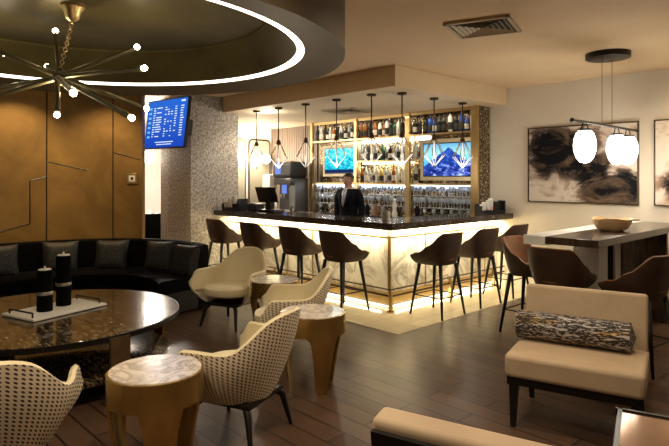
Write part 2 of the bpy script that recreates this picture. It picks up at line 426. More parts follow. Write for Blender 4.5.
# gold wall, curved behind the banquette
GC, GR = Vector((-5.6, 1.6, 0)), 2.85
def gp(a, z, r=GR): return Vector((GC.x+r*math.cos(R(a)), GC.y+r*math.sin(R(a)), z))
gw = MB(); A = [137+i*2 for i in range(49)]
gw.grid([[gp(a, 0) for a in A], [gp(a, CEIL) for a in A], [gp(a, CEIL, GR+.12) for a in A], [gp(a, 0, GR+.12) for a in A], [gp(a, 0) for a in A]])
gw.quad(gp(137, 0), gp(137, 0, GR+.12), gp(137, CEIL, GR+.12), gp(137, CEIL))
gwo = gw.build('wall_left', 'gold'); struct(gwo, 'curved gold leaf panelled wall behind the banquette', 'wall')
m_ = gwo.modifiers.new('e', 'EDGE_SPLIT'); m_.split_angle = R(40)
def ong(x, y):
    r = (x-CX)/F; dx, dy = -SY+r*CY, CY+r*SY
    a = dx*dx+dy*dy; b = -2*(dx*GC.x+dy*GC.y); c = GC.x**2+GC.y**2-GR**2
    d = (-b+math.sqrt(b*b-4*a*c))/(2*a); X, Y = d*dx, d*dy
    return math.degrees(math.atan2(Y-GC.y, X-GC.x)) % 360, EYE-(y-HOR)*d/F
def seam(p, q):
    (a0, z0), (a1, z1) = ong(*p), ong(*q); s = MB()
    s.tube([gp(a0+(a1-a0)*i/8, z0+(z1-z0)*i/8, GR+.002) for i in range(9)], .009, 6)
    s.build('seam', 'blackwood', gwo)
for p, q in [((47, 60), (46.5, 262)), ((113, 60), (113, 262)), ((48.5, 162), (88, 170.5)), ((113, 152.5), (141, 160)), ((30, 181), (46.5, 177)), ((30, 181), (30, 224)), ((0, 232), (30, 223.5))]: seam(p, q)
# far-left partition closing the room behind the gold wall
for (x0, y0, x1, y1) in [(-7.9, -1.3, -7.9, -3.5)]:
    struct(slab('wall_left', x0-.1, x0, y1, y0, 0, CEIL, 'wall'))

def downlight(x, y, z, label, r=.07):
    t = thing('recessed_downlight', label, 'ceiling light', (x, y, z))
    MB().lathe([(r*1.25, 0), (r*1.25, -.006), (r, -.008), (r*.95, -.002)], n=20).build('trim_ring', 'vent', t)
    MB().lathe([(r*.95, -.003), (0, -.003)], n=20).build('lens', 'bulbmat', t)
    return t
for (x, y, e), nm in zip(WASH, ('right part of the gold wall', 'middle of the gold wall', 'left part of the gold wall')):
    dx, dy = x+5.6, y-1.6; k = math.hypot(dx, dy); WASHL = (x-dx/k*.35, y-dy/k*.35, nm); DOWN_X = globals().setdefault('DOWN_X', []); DOWN_X.append(WASHL)
names = ['nearest the armless chairs', 'above the tan armless chair', 'above the high table', 'right of the high table', 'right of the high table near the paintings', 'behind the viewer', 'behind the round table', 'over the open floor on the right', 'over the near gold drum table', 'over the open floor before the bar', 'before the pebbled column']
for (x, y, e, s), nm in zip(DOWN, names): downlight(x, y, CEIL, 'small round added fill light in the ceiling '+nm)  # discs of the added fill lights, all outside the view
for x, y, nm in DOWN_X: downlight(x, y, CEIL, 'small recessed ceiling light washing the '+nm)
downlight(-7.5, 5.62, SOFZ, 'bright round ceiling light in the soffit above the left end of the bar', .11)
lamp('soffit_lamp', 'SPOT', (-7.5, 5.62, SOFZ-.03), 45, (1, .86, .66), .08, spot=150)
lamp('soffit_lamp', 'POINT', (-7.5, 5.62, SOFZ-.12), 9, (1, .86, .66), .05)

def ceiling_vent(c, size, rz, label, n=5):
    t = thing('ceiling_vent', label, 'vent', c, rz)
    MB().box((0, 0, -.002), (size*.96, size*.96, .004)).build('backing', 'ventdark', t)
    f = MB(); h = size/2
    for sx, sy, dx, dy in ((0, 1, size, .03), (0, -1, size, .03), (1, 0, .03, size), (-1, 0, .03, size)): f.box((sx*(h-.015), sy*(h-.015), -.012), (dx, dy, .024))
    f.build('frame', 'vent', t)
    for i in range(n):
        k = h-.05-i*(h-.06)/n; s = MB()
        for q in range(4):
            a = q*PI/2; ca, sa = math.cos(a), math.sin(a)
            def P(x, y, z): return (x*ca-y*sa, x*sa+y*ca, z)
            s.quad(P(-k, k, -.022), P(k, k, -.022), P(k-.022, k-.022, -.006), P(-k+.022, k-.022, -.006))
        s.build('louvre', 'vent', t)
    return t
ceiling_vent((-2.69, 4.40, CEIL), .56, R(18), 'square louvred air vent in the beige ceiling, the larger one near the viewer')
ceiling_vent((-6.45, 6.45, SOFZ), .60, R(10), 'square air vent in the soffit over the bar, behind the hanging pendants')

# ------------------------------------------------------------------ bar counter
bar = thing('bar_counter', 'L-shaped bar with dark stone top, glowing marble front and brass foot rail', 'bar counter')
OX, OY = -4.22, 4.95       # outer corner of the top
IX, IY = -4.82, 5.55
PXc, PYc = -4.5, 5.23      # panel corner
MB().prism([(-8.06, OY), (OX, OY), (OX, WY-.01), (IX, WY-.01), (IX, IY), (-8.06, IY)], .99, 1.07).build('countertop', 'stone', bar)
MB().prism([(-8.06, PYc), (PXc, PYc), (PXc, WY-.02), (PXc-.2, WY-.02), (PXc-.2, PYc+.2), (-8.06, PYc+.2)], .17, .975).build('front_panel', 'marble', bar)
MB().prism([(-8.06, PYc+.03), (PXc-.03, PYc+.03), (PXc-.03, WY-.02), (PXc-.17, WY-.02), (PXc-.17, PYc+.17), (-8.06, PYc+.17)], .03, .17).build('kick_panel', 'brass', bar)
def Lpath(off, z): return [(-8.05, PYc-off, z), (PXc+off, PYc-off, z), (PXc+off, WY-.03, z)]
def Lbar(off0, off1, z0, z1, name, mat, par=bar):
    a, b = off0, off1
    return MB().prism([(-8.05, PYc-b), (PXc+b, PYc-b), (PXc+b, WY-.03), (PXc+a, WY-.03), (PXc+a, PYc-a), (-8.05, PYc-a)], z0, z1).build(name, mat, par)
Lbar(.002, .014, .17, .19, 'bottom_trim', 'brass')
Lbar(.002, .012, .865, .88, 'top_trim', 'brass')
Lbar(.03, .06, .968, .986, 'light_strip', 'led_bar')
Lbar(-.01, .012, .012, .03, 'floor_light_strip', 'led_soft')
for i in range(6): MB().box((-5.35-i*.56+.0, PYc-.006, .53), (.014, .012, .68)).build('panel_trim', 'brass', bar)
for y in (5.95, 6.7, 7.4): MB().box((PXc+.006, y, .53), (.012, .014, .68)).build('panel_trim', 'brass', bar)
MB().box((PXc+.004, PYc-.004, .53), (.03, .03, .72)).build('corner_trim', 'brass', bar)
for off, z, r in ((.15, .19, .013),):
    MB().tube([(-8.05, PYc-off, z), (PXc+off-.02, PYc-off, z), (PXc+off, PYc-off+.02, z), (PXc+off, WY-.05, z)], r, 8).build('foot_rail', 'bronze', bar)
Lbar(.13, .155, .262, .274, 'rail_shelf', 'bronze')
for p in [(-4.35, 5.08)]+[(-5.6-i*1.0, 5.08) for i in range(3)]+[(-4.35, 6.3), (-4.35, 7.4)]:
    q = MB().box((p[0], p[1], .13), (.036, .036, .25)); q.box((p[0], p[1], .012), (.075, .075, .016)); q.build('rail_post', 'brass', bar)
so_ = MB().box((-4.98, PYc-.006, .60), (.075, .01, .11), bev=.002).build('power_outlet', 'white', bar)
for dz in (-.022, .022): MB().box((-4.98, PYc-.013, .6+dz), (.03, .004, .022)).build('socket_face', 'darkplastic', so_)
# the strips' own light
lamp('bar_strip_lamp', 'AREA', (-6.3, PYc-.09, .955), 34, (1, .84, .5), 3.4, .05, rot=(R(20), 0, 0))
lamp('bar_strip_lamp', 'AREA', (PXc+.09, 6.5, .955), 27, (1, .84, .5), .05, 2.4, rot=(0, R(20), 0))
lamp('kick_strip_lamp', 'AREA', (-6.3, PYc-.03, .06), 3.5, (1, .88, .58), 3.4, .02, rot=(R(-60), 0, 0))
lamp('kick_strip_lamp', 'AREA', (PXc+.03, 6.5, .06), 3, (1, .88, .58), .02, 2.4, rot=(0, R(-60), 0))

# ------------------------------------------------------------------ back bar
BX0, BX1, BY = -8.45, -4.62, 7.42
def bx_at(px):    # X on the back bar front plane for an image column
    r = (px-CX)/F; d = BY/(CY+r*SY); return d*(-SY+r*CY)
bb = thing('back_bar_shelving', 'brass framed back bar shelving wall with mosaic panels and lit shelves', 'shelving')
posts = [bx_at(312), bx_at(356), bx_at(408), bx_at(475)]
PWID = [.07, .06, .09, .12]
for x, wd in zip(posts, PWID): MB().box((x, BY, SOFZ/2), (wd, .05, SOFZ-.004)).build('post', 'brass', bb)
X0, X3 = posts[0], posts[3]
MB().box(((X0+X3)/2, WY-.075, SOFZ/2+.45), (X3-X0+.06, .02, SOFZ-.92)).build('back_panel', 'mosaic', bb)
MB().box((X3+.045, 7.6, SOFZ/2), (.03, .27, SOFZ-.006)).build('end_panel', 'mosaic', bb)
MB().box(((X0+X3)/2, BY+.02, SOFZ-.03), (X3-X0, .04, .05)).build('top_rail', 'brass', bb)
MB().box(((X0+X3)/2, 7.52, 2.31), (X3-X0, .26, .03)).build('shelf', 'brass', bb)
def bay(i): return posts[i]+PWID[i]/2, posts[i+1]-PWID[i+1]/2
b1, b2, b3 = bay(0), bay(1), bay(2)
for (u0, u1), zs in ((b2, (1.90, 1.50)), (b1, (1.50,)), (b3, (1.50,))):
    for z in zs: MB().box(((u0+u1)/2, 7.52, z), (u1-u0, .26, .025)).build('shelf', 'brass', bb)
sx = b3[0]+.26
for z in (1.90,): MB().box(((b3[0]+sx)/2, 7.54, z), (sx-b3[0], .2, .02)).build('shelf', 'brass', bb)
MB().box(((b2[0]+b2[1])/2, 7.60, 2.265), (b2[1]-b2[0], .06, .05)).build('shelf_light', 'led_cool', bb)
MB().box(((b3[0]+sx)/2, 7.60, 2.265), (sx-b3[0], .06, .05)).build('shelf_light', 'led_cool', bb)
MB().box(((b2[0]+b2[1])/2, 7.60, 1.868), (b2[1]-b2[0], .06, .03)).build('shelf_light', 'led_bar', bb)
M['silverback'] = noisy('silver_backsplash', (.30, .34, .42), (.52, .58, .68), 30, .22, .8)
MB().box(((X0+X3)/2, WY-.07, 1.19), (X3-X0, .02, .58)).build('backsplash', 'silverback', bb)
MB().box(((X0+X3)/2, 7.50, 1.475), (X3-X0-.1, .05, .018)).build('glass_light', 'led_soft', bb)
for z in (1.295, 1.105): MB().box(((X0+X3)/2, 7.53, z), (X3-X0-.1, .18, .012)).build('glass_shelf', 'clear', bb)
MB().box(((X0+X3)/2, 7.42, .46), (X3-X0+.1, .56, .92)).build('cabinet', 'darkplastic', bb)
MB().box(((X0+X3)/2, 7.40, .935), (X3-X0+.2, .62, .03)).build('worktop', 'stone', bb)
for (u0, u1), e in ((b1, 4), (b2, 9), (b3, 5)): lamp('shelf_lamp', 'AREA', ((u0+u1)/2, 7.50, 1.46), e, (.95, .96, 1), u1-u0-.1, .04)
lamp('shelf_lamp', 'AREA', ((b2[0]+b2[1])/2, 7.52, 2.24), 6, (1, .95, .88), b2[1]-b2[0]-.1, .04)
lamp('shelf_lamp', 'AREA', ((b2[0]+b2[1])/2, 7.52, 1.85), 5, (1, .85, .55), b2[1]-b2[0]-.1, .04)
lamp('shelf_lamp', 'AREA', ((X0+X3)/2, 7.38, SOFZ-.07), 7, (1, .86, .62), X3-X0-.2, .04)

def television(name, label, c, wd, ht, scr, rot, frame=True):
    t = thing(name, label, 'television', c); t.rotation_euler = rot
    MB().box((0, .03, 0), (wd, .05, ht), bev=.006).build('casing', 'darkplastic', t)
    s = MB(); a, b = wd/2-.018, ht/2-.018
    s.quad((-a, .001, -b), (a, .001, -b), (a, .001, b), (-a, .001, b), uv=True); s.build('screen', scr, t, fix=False)
    return t
xa, xb = bx_at(322.5), bx_at(354.5)
M['creamframe'] = base('cream_surround', (.72, .63, .42), .5)
def surround(x0, x1, z0, z1, k=.07):
    s = MB(); s.box(((x0+x1)/2, BY+.09, z1+k/2), (x1-x0+2*k, .06, k)); s.box(((x0+x1)/2, BY+.09, z0-k/2), (x1-x0+2*k, .06, k))
    s.box((x0-k/2, BY+.09, (z0+z1)/2), (k, .06, z1-z0)); s.box((x1+k/2, BY+.09, (z0+z1)/2), (k, .06, z1-z0))
    s.build('television_surround', 'creamframe', bb)
television('television', 'wall television showing a turquoise scene, left one on the back bar', ((xa+xb)/2, BY+.05, 1.93), xb-xa, .50, 'reef', (0, 0, 0)); surround(xa, xb, 1.68, 2.18, .05)
xa, xb = bx_at(421), bx_at(470.5)
television('television', 'wall television showing a blue mountain, right one on the back bar', ((xa+xb)/2, BY+.05, 1.895), xb-xa, .55, 'mountain', (0, 0, 0)); surround(xa, xb, 1.62, 2.17, .06)

# bottles
def bottle_mesh(h, r, neck, col, lab, cap, kind):
    b = MB(); sh = h*(.62 if kind != 2 else .72)
    b.mi = 0; b.lathe([(0, 0), (r*.92, 0), (r, .008), (r, sh-.02), (r*.85, sh+.012), (neck*1.2, sh+.05), (neck, sh+.07), (neck, h-.03)], n=12)
    b.mi = 1; b.lathe([(r*1.015, .045), (r*1.02, .05), (r*1.02, sh*.68), (r*1.015, sh*.69)], n=12)
    b.mi = 2; b.lathe([(neck*1.15, h-.032), (neck*1.18, h), (0, h+.002)], n=12)
    bmesh.ops.recalc_face_normals(b.bm, faces=b.bm.faces)
    me = bpy.data.meshes.new('bottle'); b.bm.to_mesh(me); b.bm.free()
    for m in (col, lab, cap): me.materials.append(m)
    return me
def gl(n, c, tr=0.): return base(n, c, .08, trans=tr, ior=1.3)
bg = dict(dark=gl('glass_dark', (.012, .012, .012)), green=gl('glass_green', (.02, .10, .03)), amber=gl('glass_amber', (.25, .08, .015)), clear=gl('glass_clear', (.6, .63, .62), .4), blue=gl('glass_blue', (.02, .06, .3)), gold=gl('glass_gold', (.5, .36, .12)), white=gl('glass_white', (.6, .6, .58)))
lb = [base('label_white', (.7, .68, .62), .6), base('label_cream', (.5, .4, .22), .6), base('label_black', (.02, .02, .02), .6), base('label_red', (.4, .05, .03), .6)]
cp = [base('cap_gold', (.5, .36, .15), .3, .8), base('cap_black', (.01, .01, .01), .4), base('cap_silver', (.5, .5, .5), .3, .8)]
VAR = []
rb = random.Random(3)
for cname in ('dark', 'green', 'amber', 'clear', 'blue', 'gold', 'white'):
    for k in range(2):
        h = .30+.05*rb.random(); r = .034+.012*rb.random()
        VAR.append((cname, bottle_mesh(h, r, .013, bg[cname], lb[(k+len(VAR)) % 4], cp[len(VAR) % 3], k+rb.randint(0, 1))))
ORD = ['leftmost', 'second from left', 'third from left', 'fourth from left', 'fifth from left', 'sixth from left', 'seventh from left', 'eighth from left', 'ninth from left', 'tenth from left', 'eleventh from left', 'twelfth from left', 'thirteenth from left']
W20 = ['', '', 'second', 'third', 'fourth', 'fifth', 'sixth', 'seventh', 'eighth', 'ninth', 'tenth', 'eleventh', 'twelfth', 'thirteenth', 'fourteenth', 'fifteenth', 'sixteenth', 'seventeenth', 'eighteenth', 'nineteenth', 'twentieth', 'twenty-first']
def ordn(i): return 'leftmost' if i == 0 else W20[i+1]+' from left'
def bottles(x0, x1, z, n, where, pal, group, y=7.50, s=1.0):
    for i in range(n):
        cn = rb.choice(pal); _, me = rb.choice([v for v in VAR if v[0] == cn])
        o = bpy.data.objects.new('bottle', me); C.objects.link(o)
        o.location = (x0+(i+.5)*(x1-x0)/n, y+rb.uniform(-.03, .03), z); sc = s*rb.uniform(.88, 1.02); o.scale = (1, 1, sc); o.rotation_euler.z = rb.random()*6
        tag(o, '%s glass bottle, %s %s' % (cn, ORD[i], where), 'bottle', group)
dk = ['dark', 'dark', 'dark', 'green', 'amber', 'white']
bottles(*b1, 2.325, 12, 'on top shelf above the turquoise television', ['dark', 'white', 'dark', 'amber', 'clear'], 'bottles on the top shelf')
bottles(*b2, 2.325, 13, 'on top shelf of the middle bay', dk, 'bottles on the top shelf')
bottles(b3[0], b3[1], 2.325, 12, 'on top shelf above the mountain television', ['dark', 'dark', 'blue', 'dark', 'white'], 'bottles on the top shelf')
bottles(*b2, 1.912, 13, 'on the white-lit second shelf of the middle bay', ['clear', 'dark', 'green', 'white', 'amber'], 'bottles on the second shelf')
bottles(*b2, 1.512, 12, 'on the warm-lit third shelf of the middle bay', ['clear', 'green', 'gold', 'blue', 'amber', 'clear', 'white'], 'bottles on the third shelf', s=1.0)
bottles(b3[0], sx-.06, 1.912, 2, 'on small shelf left of the mountain television', ['white', 'clear'], 'bottles beside the mountain television')
bottles(b3[0], sx-.06, 1.512, 2, 'on low shelf left of the mountain television', ['white', 'dark'], 'bottles beside the mountain television')
# stem glasses
g = MB(); g.lathe([(0, 0), (.030, 0), (.030, .004), (.004, .012), (.004, .07), (.020, .085), (.034, .11), (.032, .155), (.028, .165), (.026, .155), (.030, .11), (0, .09)], n=12)
gme = g.build('wine_glass', 'glass'); gm = gme.data; bpy.data.objects.remove(gme)
for (u0, u1), bn, n in ((b1, 'below the turquoise television', 13), (b2, 'below the middle bay bottles', 15), (b3, 'below the mountain television', 21)):
    for z, rn in ((1.301, 'upper'), (1.111, 'middle'), (.951, 'lower')):
        for i in range(n):
            if z > .951 or i % 3 == 1:
                o = bpy.data.objects.new('wine_glass', gm); C.objects.link(o); o.location = (u0+(i+.5)*(u1-u0)/n, 7.50+rb.uniform(-.03, .03), z)
                if z < 1: o.scale = (1, 1, .85)
                tag(o, 'clear stemmed glass, %s in the %s row %s' % (ordn(i if z > .951 else i//3), rn, bn), 'glass', '%s row of glasses %s' % (rn, bn))

# ------------------------------------------------------------------ left background behind the bar
def mirror(yc, label):
    t = thing('wall_mirror', label, 'mirror', (WX0+.02, yc, 1.72), -PI/2+PI)
    w_, h_, r_ = .28, .72, .09; pts = []
    for cx_, cz, a0 in ((w_-r_, h_-r_, 0), (-w_+r_, h_-r_, 90), (-w_+r_, -h_+r_, 180), (w_-r_, -h_+r_, 270)):
        for k in range(6): a = R(a0+k*18); pts.append((0, cx_+r_*math.cos(a), cz+r_*math.sin(a)))
    t.rotation_euler = (0, 0, 0)
    MB().tube(pts, .016, 8, closed=True).build('frame', 'bronze', t)
    s = MB(); vs_ = [s.bm.verts.new((.004, p[1], p[2])) for p in pts]; s._f(vs_); s.build('glass', 'mirror', t)
    return t
mirror(7.38, 'rounded bronze framed wall mirror beside the ribbed wood wall'); mirror(6.72, 'rounded bronze framed wall mirror partly hidden by the column')
sc = thing('wall_sconce', 'round glowing globe sconce on the white wall behind the bar', 'wall lamp', (WX0+.2, 7.42, 2.02))
MB().ball((0, 0, 0), .11).build('globe', 'globe', sc); MB().tube([(-.2, 0, 0), (-.09, 0, 0)], .015).build('bracket', 'bronze', sc)
lamp('sconce_lamp', 'POINT', (WX0+.5, 7.1, 2.1), 45, (1, .86, .66), .1)
# gap beside the gold wall: pendant, table, chairs
gx = PD(148, 157, 9.6)
pg = thing('globe_pendant', 'glowing white globe pendant in the gap beside the gold wall', 'pendant lamp', gx)
MB().ball((0, 0, 0), .115).build('globe', 'globe', pg); MB().tube([(0, 0, .11), (0, 0, CEIL-gx.z)], .008).build('cord', 'black', pg)
lamp('far_room_lamp', 'POINT', (gx.x-.9, gx.y+.5, 2.2), 180, (1, .88, .74), .15)
lamp('far_room_lamp', 'POINT', (-11.6, 6.4, 2.0), 130, (1, .9, .82), .15)
tp = PX(149, 221, .75); 
ft = thing('dining_table', 'small far dining table with pale top in the gap beside the gold wall', 'table', (tp.x, tp.y, 0))
MB().lathe([(0, .72), (.4, .72), (.4, .75), (0, .75)], n=24).build('tabletop', 'white', ft); MB().lathe([(.22, 0), (.22, .02), (.04, .04), (.04, .72)], n=16).build('pedestal', 'black', ft)
def far_chair(x, y, rz, label):
    t = thing('dining_chair', label, 'chair', (x, y, 0), rz, 'black chairs at the far dining table')
    MB().box((0, 0, .44), (.44, .44, .07), bev=.02).build('seat', 'velvet', t); MB().box((-.2, 0, .70), (.06, .44, .5), bev=.02).build('backrest', 'velvet', t)
    for a in (-1, 1):
        for b in (-1, 1): MB().tube([(a*.19, b*.19, 0), (a*.18, b*.18, .42)], .014).build('leg', 'black', t)
c1 = PD(158, 232, 10.4); far_chair(c1.x, c1.y, R(150), 'black dining chair at the far table, beside the column')
far_chair(tp.x-.4, tp.y-.55, R(55), 'black dining chair at the far table, beside the gold wall')
for dx, dy, h in ((-.1, .05, .2), (.06, -.08, .16), (.12, .1, .18)):
    o = MB().lathe([(0, 0), (.03, 0), (.035, h), (.032, h), (.027, .01)], n=12).build('tumbler', 'white'); o.location = (tp.x+dx, tp.y+dy, .75)
    tag(o, 'small pale vessel on the far dining table, %s' % ('tallest', 'shortest', 'middle height')[[.2, .16, .18].index(h)], 'vessel', 'vessels on the far dining table')

# ------------------------------------------------------------------ flight board
fb = thing('flight_board_television', 'tilted television with blue departures board mounted before the column', 'television', (-8.12, 4.12, 2.45)); fb.rotation_euler = (R(-7), 0, R(8))
FW, FH = 1.06, .79
MB().box((0, .03, 0), (FW, .05, FH), bev=.006).build('casing', 'darkplastic', fb)
s = MB(); a, b = FW/2-.02, FH/2-.02; s.quad((-a, .001, -b), (a, .001, -b), (a, .001, b), (-a, .001, b), uv=True); fs = s.build('screen', 'board', fb, fix=False)
tx = MB(); ac = MB(); rr = random.Random(5)
def dash(m, x, z, wd, ht=.014):
    x *= .72; wd *= .72; m.quad((x, -.001, z), (x+wd, -.001, z), (x+wd, -.001, z+ht), (x, -.001, z+ht))
for r_ in range(13):
    if r_: tx.build('text_row', 'boardtext', fb, fix=False); tx = MB()
    z = .25-r_*.038
    if r_ % 2 == 0: dash(ac, -.64, z-.012, .10, .032)
    for x0, wmax, p in ((-.47, .07, .95), (-.36, .20, .9), (-.05, .06, .9), (.06, .05, .6), (.17, .05, .6), (.30, .07, .5), (.50, .11, 1)):
        if rr.random() < p:
            x = x0; L = wmax*rr.uniform(.6, 1)
            while x < x0+L: q = rr.uniform(.012, .03); dash(tx, x, z, q); x += q+.006
x = .5
tx.build('text_row', 'boardtext', fb, fix=False); tx = MB()
for k in range(4): dash(tx, .50+k*.035, .32, .024, .03)
tx.build('clock_text', 'boardtext', fb, fix=False); tx = MB()
for k in range(22): dash(tx, -.32+k*.03, -.30, .022, .014)
tx.build('footer_text', 'boardtext', fb, fix=False); tx = MB()
for k in range(18): dash(tx, -.26+k*.03, -.335, .022, .012)
tx.build('footer_text', 'boardtext', fb, fix=False); ac.build('board_accent', 'boardaccent', fb, fix=False)
MB().box((.0, .22, .0), (.3, .36, .25)).build('mount', 'black', fb)
sd = thing('smoke_detector', 'small round white detector on ceiling beside the column', 'detector', (-8.0, 4.3, CEIL))
MB().lathe([(.07, 0), (.07, -.03), (.05, -.045), (0, -.05)], n=20).build('housing', 'white', sd)
a_, z_ = ong(132.5, 178.5)
tg = thing('thermostat', 'square white framed thermostat plate on the gold wall', 'thermostat', gp(a_, z_, GR-.012), R(a_+90))
MB().box((0, 0, 0), (.15, .018, .15), bev=.004).build('plate', 'brass', tg); MB().box((0, .012, 0), (.085, .01, .085)).build('face', 'white', tg); MB().box((0, .018, 0), (.035, .006, .04)).build('display', 'darkplastic', tg)

# ------------------------------------------------------------------ chandelier
ch = thing('sputnik_chandelier', 'bronze sputnik chandelier with long arms and bare glowing bulbs', 'chandelier', (RC[0], RC[1], 2.87))
HUB = PD(60, 77, 4.11)
def L_(p): return Vector(p)-Vector((RC[0], RC[1], 2.87))
MB().lathe([(.085, 0), (.085, -.02), (.06, -.05), (.045, -.10), (.02, -.12), (0, -.12)], n=20).build('canopy', 'brass', ch)
cp_ = PD(68, 60, 4.11); cn = MB(); top = L_((RC[0], RC[1], 2.76)); bot = L_(HUB)+Vector((0, 0, .05)); nl = 16
for i in range(nl):
    c = top.lerp(bot, (i+.5)/nl); h = (top-bot).length/nl*.62; a = (i % 2)*PI/2
    cn.tube([c+Vector((math.cos(a)*.014*math.cos(t), math.sin(a)*.014*math.cos(t), h*math.sin(t))) for t in [k*PI/5 for k in range(10)]], .0035, 6, closed=True)
cn.build('chain', 'brass', ch)
hb = MB(); hb.tube([L_(HUB)+Vector((0, 0, -.06)), L_(HUB)+Vector((0, 0, .06))], .03, 14); hb.ball(tuple(L_(HUB)), .05); hb.build('hub', 'arm', ch)
ends = [(55.5, 31, 4.15), (57, 115, 4.0), (137, 47, 4.25), (-22, 101, 3.95), (144.5, 68, 3.95), (-28, 92, 4.2), (146.5, 108.5, 4.35), (-25, 41, 3.85), (132, 118, 3.75), (5, 54, 4.45), (73.5, 93, 3.35), (47, 66, 4.85)]
for ex, ey, ed in ends:
    e = L_(PD(ex, ey, ed)); h = L_(HUB); d = (e-h).normalized(); side = d.cross(Vector((0, 0, 1)));
    if side.length > .2: h = h+side.normalized()*.02
    MB().tube([h, e-d*.10, e-d*.04], [.018, .017, .018], 10).build('arm', 'arm', ch)
    MB().tube([e-d*.10, e-d*.02], .021, 10).build('socket', 'arm', ch)
    bl = MB(); bl.ball(tuple(e), .021); bl.build('bulb', 'bulb', ch)
for p in (ends[0], ends[2], ends[4], ends[9], ends[10]):
    lamp('bulb_lamp', 'POINT', PD(*p)+Vector((0, 0, .0)), 3.2, (1, .82, .52), .03)
lamp('bulb_lamp', 'POINT', HUB+Vector((0, 0, -.12)), 9, (1, .82, .52), .05)

# ------------------------------------------------------------------ bar pendants
def pendant(label, x, y):
    t = thing('cage_pendant', label, 'pendant lamp', (x, y, SOFZ), 0, 'wire cage pendants over the bar')
    MB().lathe([(.062, 0), (.062, -.022), (.05, -.028), (0, -.03)], n=20).build('canopy', 'bronze', t)
    MB().tube([(0, 0, -.03), (0, 0, -.52)], .009).build('stem', 'bronze', t)
    MB().lathe([(0, -.50), (.022, -.505), (.036, -.55), (.038, -.58), (0, -.58)], n=14).build('socket', 'bronze', t)
    c = MB()
    for k in range(6):
        a = k*PI/3+.3; ca, sa = math.cos(a), math.sin(a)
        c.tube([(.034*ca, .034*sa, -.57), (.15*ca, .15*sa, -.79)], .006, 6)
    c.build('cage', 'brass', t)
    c = MB()
    for k in range(6):
        a = k*PI/3+.3; ca, sa = math.cos(a), math.sin(a)
        c.tube([(.15*ca, .15*sa, -.79), (.015*ca, .015*sa, -.93)], .0055, 6)
    c.build('crystal_rods', 'crystal_lit', t)
    MB().tube([(0, 0, -.59), (0, 0, -.84)], .009, 10).build('light_tube', 'crystal_lit', t)
    MB().lathe([(0, -.96), (.02, -.93), (0, -.91)], n=8).build('finial', 'brass', t)
    return t
pl = ['first from the column', 'second from the column', 'third from the column', 'fourth from the column, before the turquoise television', 'before the middle bay near the turquoise television', 'above the bar corner', 'before the left side of mountain television', 'rightmost, before the right side of mountain television']
pp = [(-7.52, 5.42), (-6.94, 5.42), (-6.29, 5.42), (-5.63, 5.42), (-4.97, 5.42), (-4.62, 5.62), (-4.62, 6.31), (-4.62, 7.0)]
p0 = None
for (x, y), l in zip(pp, pl):
    lab = 'wire cage pendant lamp over the bar, '+l
    if p0 is None: p0 = pendant(lab, x, y); o = p0
    else: o = copy_tree(p0); place(o, (x, y, SOFZ), 0, lab)
for (x, y) in (pp[1], pp[3], pp[5], pp[7]): lamp('pendant_lamp', 'POINT', (x, y, SOFZ-1.0), 4.5, (1, .9, .75), .03)

# ------------------------------------------------------------------ table pendant (three opal globes)
tpn = thing('linear_pendant', 'black linear pendant with three glowing white oval globes above high table', 'pendant lamp', (-2.34, 6.33, CEIL))
MB().lathe([(0, 0), (.225, 0), (.225, -.055), (.215, -.06), (0, -.06)], n=40).build('canopy', 'black', tpn)
BZ = 2.165-CEIL
for dy in (-.16, .12): MB().tube([(0, dy, -.06), (0, dy, BZ)], .0025, 6).build('wire', 'black', tpn)
b_ = MB(); b_.tube([(0, -.90, BZ), (0, .90, BZ)], .014, 10); b_.ball((0, -.90, BZ), .022); b_.ball((0, .90, BZ), .022); b_.build('bar', 'black', tpn)
for dy in (-.60, .26, .60):
    gz = 1.925-CEIL
    q = MB(); q.lathe([(.0, -.175), (.045, -.165), (.082, -.12), (.105, -.05), (.110, 0), (.103, .07), (.084, .125), (.06, .155), (0, .16)], (0, dy, gz), 28); q.build('globe', 'globe', tpn)
    f_ = MB(); f_.lathe([(.064, .152), (.064, .170), (0, .175)], (0, dy, gz), 20)
    for sgn in (-1, 1): f_.tube([(0, dy+sgn*.03, BZ), (0, dy+sgn*.06, BZ-.03), (0, dy+sgn*.10, gz+.13), (0, dy+sgn*.125, gz+.05)], .006, 6)
    f_.build('bracket', 'black', tpn)
    lamp('globe_lamp', 'POINT', (-2.34, 6.33+dy, 1.68), 11, (1, .88, .70), .1)

# ------------------------------------------------------------------ paintings
def painting(x0, x1, z0, z1, mat, label):
    t = thing('framed_painting', label, 'painting', ((x0+x1)/2, WY-.03, (z0+z1)/2)); a, b = (x1-x0)/2, (z1-z0)/2
    MB().box((0, 0, 0), (2*a-.02, .03, 2*b-.02)).build('canvas_block', 'white', t)
    s = MB(); s.quad((-a+.01, -.017, -b+.01), (a-.01, -.017, -b+.01), (a-.01, -.017, b-.01), (-a+.01, -.017, b-.01), uv=True); s.build('canvas', mat, t, fix=False)
    f = MB()
    for c, d in (((0, -.004, b), (2*a+.012, .05, .008)), ((0, -.004, -b), (2*a+.012, .05, .008)), ((a, -.004, 0), (.008, .05, 2*b)), ((-a, -.004, 0), (.008, .05, 2*b))): f.box(c, d)
    f.build('frame', 'bronze', t)
painting(-3.96, -2.48, 1.26, 2.32, 'art1', 'large black and cream abstract painting left on the beige wall')
painting(-2.29, -.81, 1.26, 2.32, 'art2', 'abstract painting cut off by the right edge of the picture')

